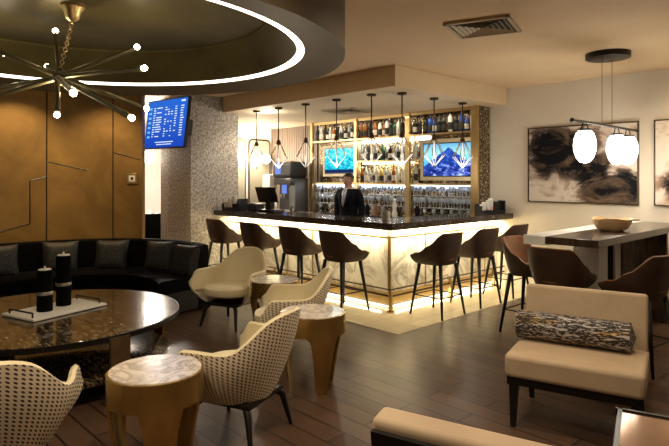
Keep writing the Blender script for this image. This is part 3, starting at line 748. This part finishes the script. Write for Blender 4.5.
# ------------------------------------------------------------------ shells for seats
def uss(t, a, b, xf, p, tb=.6, inward=0.):
    s = 1 if t >= 0 else -1; t = abs(t)
    if t < tb:
        ph = t/tb*PI/2; return Vector((-a*abs(math.cos(ph))**p, s*b*abs(math.sin(ph))**p, 0))
    k = (t-tb)/(1-tb); return Vector((xf*k, s*(b-inward*k*k), 0))
def sm(a, b, x): x = max(0, min(1, (x-a)/(b-a))); return x*x*(3-2*x)
def shell(parent, a, b, xf, p, zb, kb, hf, lean, th, outer_mat, inner_mat, zin, inward, bulge=1.0, N=48, NV=10, names=('outer_shell', 'inner_lining')):
    ts = [-1+2*i/N for i in range(N+1)]
    def pt(t, v, off):
        h = hf(abs(t)); P = uss(t, a-off, b-off, xf, p, inward=inward)
        k = kb+(1-kb)*math.sin(v*PI/2)**bulge
        z = zb+(h-zb)*v; back = max(0, 1-abs(t)/.75)
        return Vector((P.x*k-lean*back*v*v, P.y*k, z))
    o = MB(); L = o.bm.loops.layers.uv.verify()
    rows = [[pt(t, j/NV, 0) for t in ts] for j in range(NV+1)]
    V = o.grid(rows)
    arc = [0]
    for i in range(N): arc.append(arc[-1]+(rows[NV//2][i+1]-rows[NV//2][i]).length)
    tot = arc[-1]; idx = {}
    for j, r in enumerate(V):
        for i, v in enumerate(r): idx[v] = (arc[i]-tot/2+2.6, rows[j][i].z)
    # underside
    o._f(V[0][::-1])
    for f in o.bm.faces:
        for lp in f.loops: lp[L].uv = idx.get(lp.vert, (0, 0))
    ob = o.build(names[0], outer_mat, parent)
    inn = MB(); rin = []
    for j in range(NV+1):
        v = j/NV; row = []
        for t in ts:
            h = hf(abs(t)); q = pt(t, 1, 0)
            z = zin+(h-zin)*v; vv = max(0., (z-zb)/(h-zb)); w_ = pt(t, vv, th); row.append(Vector((w_.x, w_.y, z)))
        rin.append(row)
    top = rin[-1]; out = rows[-1]
    mid = [(top[i]+out[i])/2+Vector((0, 0, th*.35)) for i in range(N+1)]
    inn.grid(rin+[mid, out])
    # arm fronts
    for e in (0, N):
        ring_o = [rows[j][e] for j in range(NV+1)]; ring_i = [r[e] for r in rin]
        inn.grid([ring_o, [a_+(Vector((.012, 0, 0))) for a_ in [(ring_o[j]+ring_i[j])/2 for j in range(NV+1)]], ring_i])
    inn.build(names[1], inner_mat, parent)
    return rows
def rounded_pad(a, b, z0, z1, p=.75, n=36, xs=0.):
    m = MB(); prof = [(0, z0), (.85, z0), (.97, z0+(z1-z0)*.2), (1, z0+(z1-z0)*.5), (.97, z1-(z1-z0)*.18), (.85, z1-.004), (.5, z1+.006), (0, z1+.010)]
    rings = []
    for r, z in prof:
        if r == 0: rings.append([m.bm.verts.new((xs, 0, z))]); continue
        ring = []
        for k in range(n):
            t = 2*PI*k/n; c, s_ = math.cos(t), math.sin(t)
            ring.append(m.bm.verts.new((xs+a*r*math.copysign(abs(c)**p, c), b*r*math.copysign(abs(s_)**p, s_), z)))
        rings.append(ring)
    for A_, B_ in zip(rings, rings[1:]):
        for k in range(n):
            k2 = (k+1) % n
            f = m._f((A_[0], B_[k2], B_[k])) if len(A_) == 1 else m._f((A_[k], A_[k2], B_[0])) if len(B_) == 1 else m._f((A_[k], A_[k2], B_[k2], B_[k]))
            if f: f.smooth = True
    return m
def lounge():
    t = thing('lounge_chair', '', 'chair')
    hf = lambda u: .795-.02*(u/.16)**2 if u < .16 else .775-.19*sm(.14, .48, u)-.11*sm(.84, 1.0, u)
    shell(t, .35, .365, .24, .95, .25, .60, hf, .05, .035, 'weave', 'cream', .38, -.035, bulge=.85)
    rounded_pad(.27, .265, .33, .44, .8, xs=.035).build('seat_cushion', 'cream', t)
    MB().box((.0, 0, .245), (.42, .40, .03), bev=.01).build('seat_base', 'blackwood', t)
    for sx_ in (-1, 1):
        for sy_ in (-1, 1):
            MB().tube([(sx_*.15, sy_*.15, .25), (sx_*.20, sy_*.20, .20), (sx_*.245, sy_*.235, 0)], [.026, .022, .012], 10).build('leg', 'blackwood', t)
    return t
lc = lounge()
def face(dx, dy): return math.atan2(dy, dx)
LG = 'cream lounge chairs around the round table'
place(lc, (-2.98, 2.01, 0), face(-.93, -.37), 'cream lounge chair with woven shell seen from behind, between two gold tables', LG)
place(copy_tree(lc), (-3.14, .69, 0), face(-.94, .34), 'cream lounge chair with woven back cut off by the bottom left corner', LG)
place(copy_tree(lc), (-3.86, 3.13, 0), face(-.62, -.78), 'cream lounge chair behind the middle gold table, mostly hidden by nearer chair', LG)
place(copy_tree(lc), (-5.22, 3.43, 0), face(.34, -.94), 'cream lounge chair farthest back, beside the black banquette end', LG)

def stool():
    t = thing('bar_stool', '', 'stool')
    hf = lambda u: .97-.01*u if u < .30 else .967-.235*sm(.24, .80, u)-.03*sm(.85, 1, u)
    shell(t, .215, .235, .20, .62, .60, .74, hf, .03, .025, 'brown', 'cognac', .655, .02, bulge=.7, N=40, names=('seat_shell', 'inner_lining'))
    rounded_pad(.205, .195, .64, .695, .7, xs=.02).build('seat_cushion', 'cognac', t)
    for sx_ in (-1, 1):
        for sy_ in (-1, 1):
            MB().tube([(sx_*.135, sy_*.135, .61), (sx_*.205, sy_*.205, 0)], [.022, .011], 8).build('leg', 'blackwood', t)
    f = .178; MB().tube([(f, f, .235), (-f, f, .235), (-f, -f, .235), (f, -f, .235)], .007, 6, closed=True).build('footrest', 'blackwood', t)
    t.scale = (1.1, 1.1, 1)
    return t
st = stool(); SG = 'brown stools along the bar'; TG = 'brown stools around the high table'
spots = [(-7.50, 4.80, 90, 'leftmost brown leather bar stool, beside the column', SG), (-6.58, 4.80, 90, 'second brown leather bar stool from the column', SG), (-5.67, 4.79, 90, 'third brown leather bar stool from the column', SG), (-4.86, 4.78, 88, 'brown leather bar stool left of the bar corner', SG),
         (-3.92, 5.42, 180, 'brown leather bar stool just right of the bar corner', SG), (-3.93, 6.25, 178, 'middle brown leather bar stool on the right side of the bar', SG), (-3.95, 7.06, 180, 'brown leather bar stool nearest the beige wall at the bar', SG),
         (-2.80, 5.50, 0, 'brown leather stool on the left side of the high table', TG), (-2.29, 5.07, 88, 'brown leather stool at the near end of the high table', TG), (-1.66, 5.16, 172, 'brown leather stool on the right side of the high table', TG)]
for i, (x, y, a, l, g_) in enumerate(spots): place(st if i == 0 else copy_tree(st), (x, y, 0), R(a), l, g_)

# ------------------------------------------------------------------ gold drink tables
def drink_table():
    t = thing('drink_table', '', 'side table'); Rr, H_ = .25, .58
    # barrel apron that flows into three broad tapering legs
    o = MB(); n = 96; legs = 3; prof_n = 16
    def leg_edge(a):
        k = abs(((a*legs/(2*PI)+.5) % 1)-.5)*2      # 0 at a leg centre, 1 between
        return k
    rows = []
    for j in range(prof_n+1):
        row = []
        for i in range(n):
            a = 2*PI*i/n; k = leg_edge(a)
            lo = .43 if k > .44 else (.0 if k < .24 else .43*sm(.24, .44, k)**.5)
            z = H_-.005-(H_-.005-lo)*j/prof_n
            rr_ = Rr-(.055*sm(.43, 0, z) if z < .43 else 0)
            row.append(Vector((rr_*math.cos(a), rr_*math.sin(a), z)))
        rows.append(row)
    inner = [[Vector((v.x*.93, v.y*.93, v.z)) for v in r] for r in rows]
    o.grid(rows+inner[::-1], closed_u=True)
    o.grid([inner[0], rows[0]], closed_u=True)
    o.build('gold_frame', 'goldtable', t)
    MB().lathe([(0, H_-.02), (Rr*.95, H_-.02), (Rr*.95, H_+.001), (0, H_+.001)], n=48).build('marble_top', 'marbletop', t)
    return t
dt = drink_table(); DG = 'gold drum tables between the lounge chairs'
place(dt, (-2.83, 1.38, 0), R(-20), 'gold drum side table with white stone top nearest the viewer', DG)
place(copy_tree(dt), (-3.22, 2.85, 0), R(-22), 'gold drum side table standing alone right of the woven chair', DG)
place(copy_tree(dt), (-4.50, 3.47, 0), R(10), 'gold drum side table farthest back, between two lounge chairs', DG)

# ------------------------------------------------------------------ round table
TC = (-4.88, 1.49)
rt = thing('round_table', 'large low round two-tier table with glossy dark bronze top', 'table', (TC[0], TC[1], 0))
MB().lathe([(0, .46), (.965, .46), (.985, .47), (.985, .492), (.975, .50), (0, .50)], n=96).build('tabletop', 'tabletop', rt)
MB().lathe([(0, .14), (.90, .14), (.91, .15), (.91, .165), (.90, .17), (0, .17)], n=96).build('lower_tier', 'tabletop', rt)
MB().lathe([(.62, 0), (.62, .14)], n=64).build('plinth', 'blackwood', rt)
MB().lathe([(.984, .459), (.992, .459), (.992, .498), (.984, .498)], n=96).build('rim_trim', 'blackwood', rt)
for k in range(4):
    a = R(8+90*k); m = MB(); ca, sa = math.cos(a), math.sin(a)
    T = Matrix.Rotation(a, 4, 'Z')
    prof = [(.99, .485), (.99, .10), (.98, .05), (.95, .015), (.90, .006), (.86, .012), (.86, .0), (.96, .0), (1.0, .03), (1.015, .09), (1.015, .485)]
    A_ = [m.bm.verts.new(T @ Vector((r, -.075, z))) for r, z in prof]; B_ = [m.bm.verts.new(T @ Vector((r, .075, z))) for r, z in prof]
    m._f(A_); m._f(B_[::-1])
    for i in range(len(prof)): j = (i+1) % len(prof); m._f((A_[i], A_[j], B_[j], B_[i]))
    m.build('leg', 'legbronze', rt)
for a in range(0, 360, 45):
    m = MB(); T = Matrix.Rotation(R(a+12), 4, 'Z'); m.box(tuple(T @ Vector((.49, 0, .5003))), (.96, .003, .001), mat=T); m.build('inlay_line', 'blackwood', rt)
# tray and oil candles
TR = R(107)
ty = thing('serving_tray', 'white marble tray with two black handles on the round table', 'tray', (-4.95, 1.54, .502), TR)
MB().box((0, 0, .012), (.66, .42, .018), bev=.003).build('tray_board', 'white', ty)
for s_ in (-1, 1):
    MB().tube([(s_*.30, -.15, .018), (s_*.30, -.15, .055), (s_*.30, .15, .055), (s_*.30, .15, .018)], .008, 8).build('handle', 'black', ty)
def candle(loc, h, label):
    t = thing('oil_candle', label, 'candle', loc, 0, 'black oil candles on the tray'); r = .06
    MB().lathe([(0, 0), (r, 0), (r, h-.01), (r-.008, h), (0, h)], n=28).build('body', 'velvet', t)
    z = h*.40; MB().lathe([(r+.001, z), (r+.002, z+.002), (r+.002, z+.024), (r+.001, z+.026)], n=28).build('band', 'steel', t)
    MB().lathe([(0, h+.001), (r-.010, h+.001), (r-.012, h+.008), (.008, h+.008), (.006, h+.03), (0, h+.03)], n=20).build('wick_cap', 'white', t)
candle((-4.91, 1.44, .524), .33, 'shorter black cylinder candle with silver band on the tray')
candle((-5.02, 1.62, .524), .42, 'taller black cylinder candle with silver band on the tray')

# ------------------------------------------------------------------ banquette
def bR(a):
    tab = [(98, 2.02), (112, 2.26), (126, 2.46), (140, 2.52), (155, 2.50), (175, 2.38), (200, 2.33), (230, 2.33)]
    for (a0, r0), (a1, r1) in zip(tab, tab[1:]):
        if a <= a1: k = (a-a0)/(a1-a0); return r0+(r1-r0)*k
    return 2.33
def bR2(a): return sum(bR(a+d) for d in (-8, -4, 0, 4, 8))/5
bq = thing('curved_banquette', 'long curved black upholstered banquette along the gold wall', 'sofa', (GC.x, GC.y, 0))
AN = [103+i*3 for i in range(42)]
def bp(a, off, z): r = bR2(a)-off; return Vector((r*math.cos(R(a)), r*math.sin(R(a)), z))
def sweep(prof, name, mat):
    m = MB(); V = m.grid([[bp(a, o_, z) for o_, z in prof] for a in AN], closed_u=True); m._f(V[0]); m._f(V[-1][::-1]); ob = m.build(name, mat, bq)
    e = ob.modifiers.new('e', 'EDGE_SPLIT'); e.split_angle = R(50); return ob
sweep([(0, .02), (0, .76), (.02, .78), (.10, .785), (.13, .765), (.17, .40), (.17, .02)], 'backrest', 'velvet')
sweep([(.16, .27), (.16, .42), (.70, .43), (.76, .41), (.77, .36), (.75, .27)], 'seat', 'velvet')
sweep([(.17, .03), (.17, .27), (.70, .27), (.70, .03)], 'base', 'blackwood')
def cushion(a, off, z, rz, tilt, s, label):
    o = MB(); n = 12; rows_t = []; rows_b = []
    for i in range(n+1):
        u = -1+2*i/n; rt_ = []; rb_ = []
        for j in range(n+1):
            v = -1+2*j/n; k = (1-u**4)*(1-v**4); pin = 1-.06*(1-abs(u*v)); q = Vector((u*s/2*(1-.07*(1-v*v)*abs(u)), 0, v*s/2*(1-.07*(1-u*u)*abs(v))))
            rt_.append(q+Vector((0, .075*max(k, 0)**.6, 0))); rb_.append(q-Vector((0, .075*max(k, 0)**.6, 0)))
        rows_t.append(rt_); rows_b.append(rb_)
    o.grid(rows_t); o.grid(rows_b); bmesh.ops.remove_doubles(o.bm, verts=o.bm.verts, dist=.001)
    ob = o.build('throw_cushion', 'pillow'); p = GC+bp(a, off, z); ob.location = p; ob.rotation_euler = (R(-tilt), 0, R(rz)); tag(ob, label, 'cushion', 'speckled cushions on the banquette')
cl_ = [(109, 'speckled black cushion at the right end of the banquette'), (124, 'second speckled black cushion from the right end of banquette'), (142, 'speckled black cushion behind the taller candle'), (158, 'speckled black cushion behind the shorter candle'), (176, 'leftmost speckled black cushion, cut by the left edge')]
for a, l in cl_: cushion(a, .28, .575, a+90+180, 16, .43, l)

# ------------------------------------------------------------------ high table
ht = thing('high_table', 'high communal table with dark wood top and white stone edge', 'table', (0, 0, 0))
TX0, TX1, TY0, TY1 = -2.56, -1.88, 4.88, 7.45
MB().box(((TX0+.21+TX1)/2, (TY0+TY1)/2, 1.037), (TX1-TX0-.21, TY1-TY0, .066), bev=.004).build('tabletop', 'darkwood', ht)
MB().box((TX0+.105, (TY0+TY1)/2, 1.029), (.21, TY1-TY0, .084), bev=.004).build('stone_edge', 'palestone', ht)
MB().box((-2.38, 6.15, .5), (.26, .60, 1.0), bev=.004).build('stone_pedestal', 'palestone', ht)
MB().box((-2.22, 6.9, .5), (.60, .06, 1.0), bev=.004).build('end_panel', 'darkwood', ht)
for x_, y_ in ((-1.97, 5.42), (-1.95, 7.3)): MB().box((x_, y_, .5), (.05, .05, 1.0)).build('leg', 'black', ht)
bwl = thing('wooden_bowl', 'pale carved wooden bowl with short handle on the high table', 'bowl', (-2.13, 5.87, 1.071), R(40))
b_ = MB(); b_.lathe([(0, 0), (.10, 0), (.15, .03), (.185, .09), (.19, .125), (.175, .125), (.15, .06), (.10, .02), (0, .015)], n=32, sy=.75)
for v in b_.bm.verts:
    if v.co.z > .08: v.co.z += .008*math.sin(3*math.atan2(v.co.y, v.co.x)+1)
M['bowl'] = noisy('bowl_wood', (.62, .42, .22), (.75, .55, .32), 6, .5, stretch=(1, 5, 5))
b_.build('bowl_body', 'bowl', bwl)
MB().box((.21, 0, .115), (.09, .05, .018), bev=.006).build('handle', 'bowl', bwl)

# ------------------------------------------------------------------ armless chairs
def armless():
    t = thing('armless_chair', '', 'chair')        # front = +X local, width along Y .80
    MB().box((.02, 0, .395), (.60, .80, .15), bev=.03, seg=3).build('seat_cushion', 'tan', t)
    T = Matrix.Rotation(R(-9), 4, 'Y')
    MB().box((-.28, 0, .60), (.10, .78, .45), mat=T, bev=.022, seg=3).build('backrest', 'tan', t)
    MB().box((-.34, 0, .585), (.018, .76, .40), mat=T).build('back_panel', 'blackwood', t)
    MB().box((0, 0, .295), (.58, .78, .055), bev=.005).build('seat_frame', 'blackwood', t)
    for sx_ in (-1, 1):
        for sy_ in (-1, 1):
            q = MB(); x, y = sx_*.25, sy_*.35
            a = [(x-.028, y-.028, .28), (x+.028, y-.028, .28), (x+.028, y+.028, .28), (x-.028, y+.028, .28)]; x += sx_*.03; y += sy_*.0
            b = [(x-.015, y-.015, 0), (x+.015, y-.015, 0), (x+.015, y+.015, 0), (x-.015, y+.015, 0)]
            q.grid([a, b], smooth=False, closed_u=True); q.quad(*a); q.quad(*b); q.build('leg', 'blackwood', t)
    return t
ac_ = armless(); AG = 'tan armless chairs facing each other'
AA = R(-90+15)
place(ac_, (-1.55, 3.69, 0), AA, 'tan armless chair with bolster, in front of the high table', AG)
place(copy_tree(ac_), (-.96, 1.80, 0), AA+PI, 'tan armless chair seen from behind at the bottom edge of picture', AG)
bo = thing('bolster_pillow', 'patterned black and grey bolster pillow lying on the tan armless chair', 'pillow', (-1.55, 3.69, 0), AA)
m = MB(); r = .095; pr = []
for i in range(25):
    x = -.385+.77*i/24; k = min(1, math.sqrt(max(0, 1-max(0, (abs(x)-.36)/.025)**2))); pr.append((r*(.8+.2*k) if abs(x) < .384 else 0, x))
m.lathe(pr, n=28)
bolo = m.build('bolster_body', 'bolster', bo); bolo.rotation_euler = (PI/2, 0, 0); bolo.location = (-.115, -.055, .57)
# small bronze side table
sm_t = thing('bronze_side_table', 'low bronze-topped square table with black frame at the bottom right corner', 'side table', (-.68, 2.76, 0), R(17))
MB().box((0, 0, .44), (.55, .55, .02)).build('tabletop', 'mirrorbronze', sm_t)
f = MB()
for c, d in (((0, .28, .44), (.6, .02, .035)), ((0, -.28, .44), (.6, .02, .035)), ((.28, 0, .44), (.02, .58, .035)), ((-.28, 0, .44), (.02, .58, .035))): f.box(c, d)
f.build('frame', 'black', sm_t)
for a in (-1, 1):
    for b in (-1, 1): MB().box((a*.28, b*.28, .215), (.022, .022, .43)).build('leg', 'black', sm_t)

# ------------------------------------------------------------------ things on the bar
CT = 1.071
def caddy(x, y, rz, label):
    t = thing('napkin_caddy', label, 'caddy', (x, y, CT), rz); t.scale = (1.15, 1.15, 1.3)
    q = MB(); q.box((0, 0, .01), (.34, .18, .02)); q.box((0, .085, .06), (.34, .01, .10)); q.box((0, -.085, .025), (.34, .01, .03)); q.box((-.165, 0, .05), (.01, .18, .08)); q.box((.165, 0, .08), (.01, .18, .14)); q.box((.04, 0, .05), (.008, .17, .07))
    q.build('tray', 'darkplastic', t)
    for k in range(4): MB().lathe([(0, .02), (.028, .02), (.036, .11+.01*k), (0, .11+.01*k)], (-.13+.045*k, -.04+.03*(k % 2), .012*k), 14).build('paper_cup', 'white', t)
    MB().box((.11, .03, .08), (.09, .09, .12), bev=.004).build('napkin_holder', 'darkplastic', t)
    for k in range(3): MB().box((-.03+.02*k, -.03, .05), (.012, .07, .05), rz=.2*k).build('packets', ['red', 'white', 'red'][k], t)
    return t
caddy(-4.42, 7.42, R(60), 'black bar caddy with white cups at the right end of the bar')
caddy(-7.75, 5.15, R(10), 'black bar caddy with white cups at the left end of the bar')
def can(x, y, r, h, label):
    t = thing('metal_canister', label, 'canister', (x, y, CT)); 
    MB().lathe([(0, 0), (r, 0), (r, h), (r*.92, h), (r*.92, .01), (0, .01)], n=24).build('body', 'steel', t)
    for k in range(3): MB().lathe([(r+.0005, h*(.2+.3*k)), (r+.003, h*(.22+.3*k)), (r+.0005, h*(.24+.3*k))], n=24).build('rib', 'steel', t)
p = PX(386, 219.5, CT); can(p.x, p.y+.0, .055, .11, 'brushed metal canister on the bar near its corner')
p = PX(292, 212.5, CT); can(p.x, p.y, .035, .10, 'slim brushed metal canister on the left part of the bar')
pos = thing('cash_register_terminal', 'black cash register terminal with tilted screen on the left of bar', 'register', (-7.05, 5.33, CT), R(200))
T = Matrix.Rotation(R(-25), 4, 'X')
MB().box((0, .08, .27), (.36, .03, .26), mat=T, bev=.008).build('screen', 'darkplastic', pos)
MB().box((0, .0, .09), (.10, .10, .18), bev=.01).build('stand', 'darkplastic', pos)
MB().box((0, 0, .02), (.26, .22, .04), bev=.01).build('base', 'darkplastic', pos)
cr = thing('receipt_printer', 'low black receipt printer beside the register on the bar', 'printer', (-7.38, 5.30, CT), R(10))
MB().box((0, 0, .06), (.2, .2, .12), bev=.02).build('body', 'darkplastic', cr); MB().box((0, -.06, .125), (.09, .05, .02)).build('paper', 'white', cr)
cr2 = thing('card_reader', 'small black card reader with silver keys beside the register', 'card reader', (-6.72, 5.22, CT), R(-15))
MB().box((0, 0, .03), (.12, .2, .05), bev=.012).build('body', 'darkplastic', cr2); MB().box((0, -.02, .058), (.09, .11, .006)).build('keypad', 'steel', cr2)
# espresso / coffee machine on its own counter against the ribbed wall
ck = thing('side_counter', 'dark side counter under the coffee machine left of the back bar', 'counter', (-9.35, 7.35, 0))
MB().box((0, 0, .44), (1.5, .6, .88)).build('cabinet', 'darkplastic', ck); MB().box((0, 0, .90), (1.54, .64, .04)).build('worktop', 'stone', ck)
cm = thing('coffee_machine', 'tall black and steel coffee machine with blue screens left of the back bar', 'coffee machine', (-8.84, 7.2, .92))
cm.scale = (.92, 1, 1.4)
MB().box((0, .02, .44), (.62, .46, .10), bev=.02).build('top_housing', 'darkplastic', cm)
MB().box((-.12, .10, .24), (.36, .30, .44), bev=.01).build('body', 'darkplastic', cm)
MB().box((.22, .06, .24), (.20, .34, .46), bev=.01).build('milk_fridge', 'darksteel', cm)
MB().box((0, 0, .60), (.66, .44, .24), bev=.05).build('bean_hopper', 'darkplastic', cm)
MB().box((0, -.02, .015), (.62, .40, .03)).build('drip_tray', 'steel', cm)
MB().box((-.12, -.225, .62), (.20, .012, .16)).build('upper_screen', 'uiscreen', cm); MB().box((-.12, -.06, .34), (.16, .012, .16)).build('lower_screen', 'uiscreen', cm)
for dx in (-.17, -.07): MB().tube([(dx, -.10, .25), (dx, -.10, .19)], .012).build('spout', 'steel', cm)
gr = thing('coffee_grinder', 'silver coffee grinder with white hopper left of coffee machine', 'coffee grinder', (-9.52, 7.2, .92))
gr.scale = (1.1, 1.1, 1.3)
MB().lathe([(.08, 0), (.08, .03), (.05, .05), (.05, .3), (.07, .34), (0, .34)], n=18).build('body', 'steel', gr)
MB().box((0, 0, .46), (.24, .18, .24), bev=.02).build('hopper', 'white', gr)
MB().box((0, -.1, .25), (.05, .1, .03)).build('spout', 'darkplastic', gr)
for i, (dx, h, mt) in enumerate(((-.42, .28, 'darkplastic'), (-.34, .24, 'steel'))):
    o = MB().lathe([(0, 0), (.04, 0), (.04, h*.8), (.02, h), (0, h)], n=14).build('syrup_bottle', mt); o.location = (-8.82+dx, 7.1, .92); tag(o, '%s pump bottle beside the coffee machine' % ('black', 'silver')[i], 'bottle')
for i, px in enumerate((375, 384, 425)):
    x = bx_at(px); t = thing('cocktail_shaker', ['short dark shaker on back worktop below the middle bay', 'small copper shaker on back worktop below the middle bay', 'dark shaker on back worktop below the mountain television'][i], 'shaker', (x, 7.22, .951))
    MB().lathe([(0, 0), (.035, 0), (.045, .13), (.03, .17), (.02, .2), (0, .2)], n=16).build('body', ['suit', 'cognac', 'suit'][i], t)
x = bx_at(403); ps = thing('pepper_mill', 'tall white and silver mill on the back worktop by the post', 'mill', (x, 7.2, .951))
MB().lathe([(0, 0), (.04, 0), (.045, .05), (.03, .12), (.035, .2), (.02, .26), (.025, .29), (0, .31)], n=16).build('body', 'white', ps)
# rail / speed well on the inner edge of the bar
sw = thing('speed_rail', 'dark steel work rail along the inner edge of the bar', 'work rail', (0, 0, 0))
MB().prism([(-7.0, 5.56), (-4.84, 5.56), (-4.84, 7.2), (-5.1, 7.2), (-5.1, 5.82), (-7.0, 5.82)], .80, .90).build('well', 'darkplastic', sw)
MB().prism([(-7.0, 5.6), (-4.88, 5.6), (-4.88, 7.2), (-5.06, 7.2), (-5.06, 5.78), (-7.0, 5.78)], 0, .80).build('undercounter', 'darkplastic', sw)

# ------------------------------------------------------------------ bartender
bt = thing('person', 'person with glasses in dark suit and tie standing behind the bar', 'person', (-6.17, 6.2, 0), R(8))
bt.scale = (1.0, .96, .985)
# local: facing -Y
def skinned(name, pts, edges, root, mat, parent, lev=2):
    bm = bmesh.new(); L = bm.verts.layers.skin.verify(); vs_ = []
    for i, (co, r) in enumerate(pts):
        v = bm.verts.new(co); v[L].radius = r if isinstance(r, tuple) else (r, r); v[L].use_root = (i == root); vs_.append(v)
    for a, b in edges: bm.edges.new((vs_[a], vs_[b]))
    me = bpy.data.meshes.new(name); bm.to_mesh(me); bm.free(); me.materials.append(M[mat])
    o = bpy.data.objects.new(name, me); C.objects.link(o); o.parent = parent
    s = o.modifiers.new('skin', 'SKIN'); s.use_smooth_shade = True
    q = o.modifiers.new('sub', 'SUBSURF'); q.levels = lev; q.render_levels = lev
    return o
P = [((0, 0, .93), (.15, .11)), ((0, 0, 1.08), (.14, .10)), ((0, .0, 1.25), (.165, .115)), ((0, .0, 1.37), (.12, .09)), ((0, -.005, 1.44), (.052, .055)), ((0, -.01, 1.50), (.052, .055)), ((0, -.02, 1.548), (.070, .088)), ((0, -.01, 1.61), (.078, .097)), ((0, .0, 1.665), (.055, .07))]
E_ = [(i, i+1) for i in range(8)]
def add(p, r, par): P.append((p, r)); E_.append((par, len(P)-1)); return len(P)-1
for s_ in (-1, 1):
    k = add((s_*.16, .0, 1.385), .055, 3); k = add((s_*.20, .01, 1.33), .055, k); k = add((s_*.235, .03, 1.10), .042, k); k = add((s_*.225, -.08, .88), .030, k); k = add((s_*.215, -.115, .83), (.024, .034), k); h0 = add((s_*.212, -.145, .79), (.020, .036), k)
    for f_, (dx, L1) in enumerate(((-.027, .065), (-.009, .078), (.009, .074), (.026, .056))):
        a1 = add((s_*(.212+dx), -.165, .765), .0095, h0); a2 = add((s_*(.212+dx), -.165-L1*.35, .765-L1*.45), .0085, a1); add((s_*(.212+dx*.9), -.165-L1*.4, .765-L1*.95), .007, a2)
    a1 = add((s_*(.212-.045), -.135, .80), .011, k); add((s_*(.212-.06), -.165, .765), .009, a1)
    k = add((s_*.10, 0, .86), .095, 0); k = add((s_*.11, -.01, .50), .062, k); k = add((s_*.115, .01, .10), .042, k); add((s_*.125, -.14, .04), .038, k)
skinned('body', P, E_, 0, 'skin', bt)
J = [((0, 0, .86), (.19, .13)), ((0, 0, .93), (.19, .135)), ((0, 0, 1.08), (.165, .12)), ((0, 0, 1.25), (.185, .13)), ((0, .0, 1.385), (.15, .105)), ((0, .015, 1.44), (.09, .08))]
JE = [(i, i+1) for i in range(5)]
for s_ in (-1, 1):
    b0 = len(J); J += [((s_*.165, 0, 1.40), .068), ((s_*.21, .01, 1.345), .068), ((s_*.24, .03, 1.10), .056), ((s_*.228, -.07, .90), .045)]; JE += [(4, b0), (b0, b0+1), (b0+1, b0+2), (b0+2, b0+3)]
skinned('suit_jacket', J, JE, 0, 'suit', bt)
tr_ = [((0, 0, .90), (.165, .12)), ((0, 0, .85), (.15, .12))]; te = [(0, 1)]
for s_ in (-1, 1):
    b0 = len(tr_); tr_ += [((s_*.10, 0, .78), .10), ((s_*.11, -.01, .50), .078), ((s_*.115, .01, .09), .06)]; te += [(1, b0), (b0, b0+1), (b0+1, b0+2)]
skinned('trousers', tr_, te, 0, 'suit', bt)
q = MB(); q.grid([[(-.018, -.085, 1.452), (.018, -.085, 1.452)], [(-.035, -.108, 1.43), (.035, -.108, 1.43)], [(-.038, -.128, 1.38), (.038, -.128, 1.38)], [(-.028, -.142, 1.30), (.028, -.142, 1.30)], [(-.004, -.148, 1.17), (.004, -.148, 1.17)]]); so1 = q.build('shirt', 'shirt', bt)
so1.modifiers.new('s', 'SOLIDIFY').thickness = .012
q = MB(); q.lathe([(.062, 0), (.070, .0), (.066, .035), (.058, .035)], (0, .0, 1.425), 20); q.build('collar', 'shirt', bt)
q = MB(); q.grid([[(-.016, -.108, 1.447), (.016, -.108, 1.447)], [(-.02, -.126, 1.42), (.02, -.126, 1.42)], [(-.014, -.135, 1.40), (.014, -.135, 1.40)], [(-.028, -.155, 1.28), (.028, -.155, 1.28)], [(-.012, -.158, 1.17), (.012, -.158, 1.17)]]); so1 = q.build('tie', 'tie', bt)
so1.modifiers.new('s', 'SOLIDIFY').thickness = .008
q = MB(); q.grid([[(.05, -.10, 1.43), (.085, -.08, 1.42)], [(.055, -.145, 1.36), (.12, -.125, 1.34)], [(.04, -.158, 1.26), (.075, -.15, 1.25)], [(.002, -.16, 1.15), (.02, -.16, 1.15)]]); q.grid([[(-.05, -.10, 1.43), (-.085, -.08, 1.42)], [(-.055, -.145, 1.36), (-.12, -.125, 1.34)], [(-.04, -.158, 1.26), (-.075, -.15, 1.25)], [(-.002, -.16, 1.15), (-.02, -.16, 1.15)]]); so1 = q.build('lapels', 'suit', bt)
so1.modifiers.new('s', 'SOLIDIFY').thickness = .01
# hair cap, face
q = MB(); rows_ = []
for i in range(9):
    ph = PI*.5*i/8
    row = []
    for k in range(24):
        a = 2*PI*k/24; low = 1.0   # back goes lower
        z = math.cos(ph*(1.06+.26*math.sin(a))); rr_ = math.sin(min(PI*.62, ph*(1.06+.26*math.sin(a))))
        row.append((.083*rr_*math.cos(a), .004+.104*rr_*math.sin(a), 1.63+.082*z))
    rows_.append(row)
q.grid(rows_, closed_u=True); hr = q.build('hair', 'hair', bt); hr.modifiers.new('s', 'SOLIDIFY').thickness = .008
for s_ in (-1, 1):
    q = MB(); q.ball((s_*.029, -.093, 1.605), .011, n=10); q.build('eye', 'shirt', bt)
    q = MB(); q.ball((s_*.080, .005, 1.595), .018, 1.5, n=10); q.build('ear', 'skin', bt)
q = MB(); q.tube([(0, -.098, 1.60), (0, -.112, 1.575), (0, -.118, 1.562)], [.007, .011, .012], 8); q.ball((0, -.113, 1.562), .013, n=10); q.build('nose', 'skin', bt)
q = MB(); q.tube([(-.022, -.095, 1.527), (0, -.103, 1.529), (.022, -.095, 1.527)], [.003, .006, .003], 8); M['lip'] = base('lips', (.3, .09, .08), .5); q.build('mouth', 'lip', bt)
q = MB()
for s_ in (-1, 1):
    q.tube([(s_*.03+.024*math.cos(k*PI/6), -.108, 1.605+.018*math.sin(k*PI/6)) for k in range(12)], .0028, 6, closed=True); q.tube([(s_*.054, -.105, 1.61), (s_*.082, .0, 1.61)], .0025, 6)
q.tube([(-.008, -.11, 1.608), (.008, -.11, 1.608)], .0025, 6); q.build('glasses', 'black', bt)
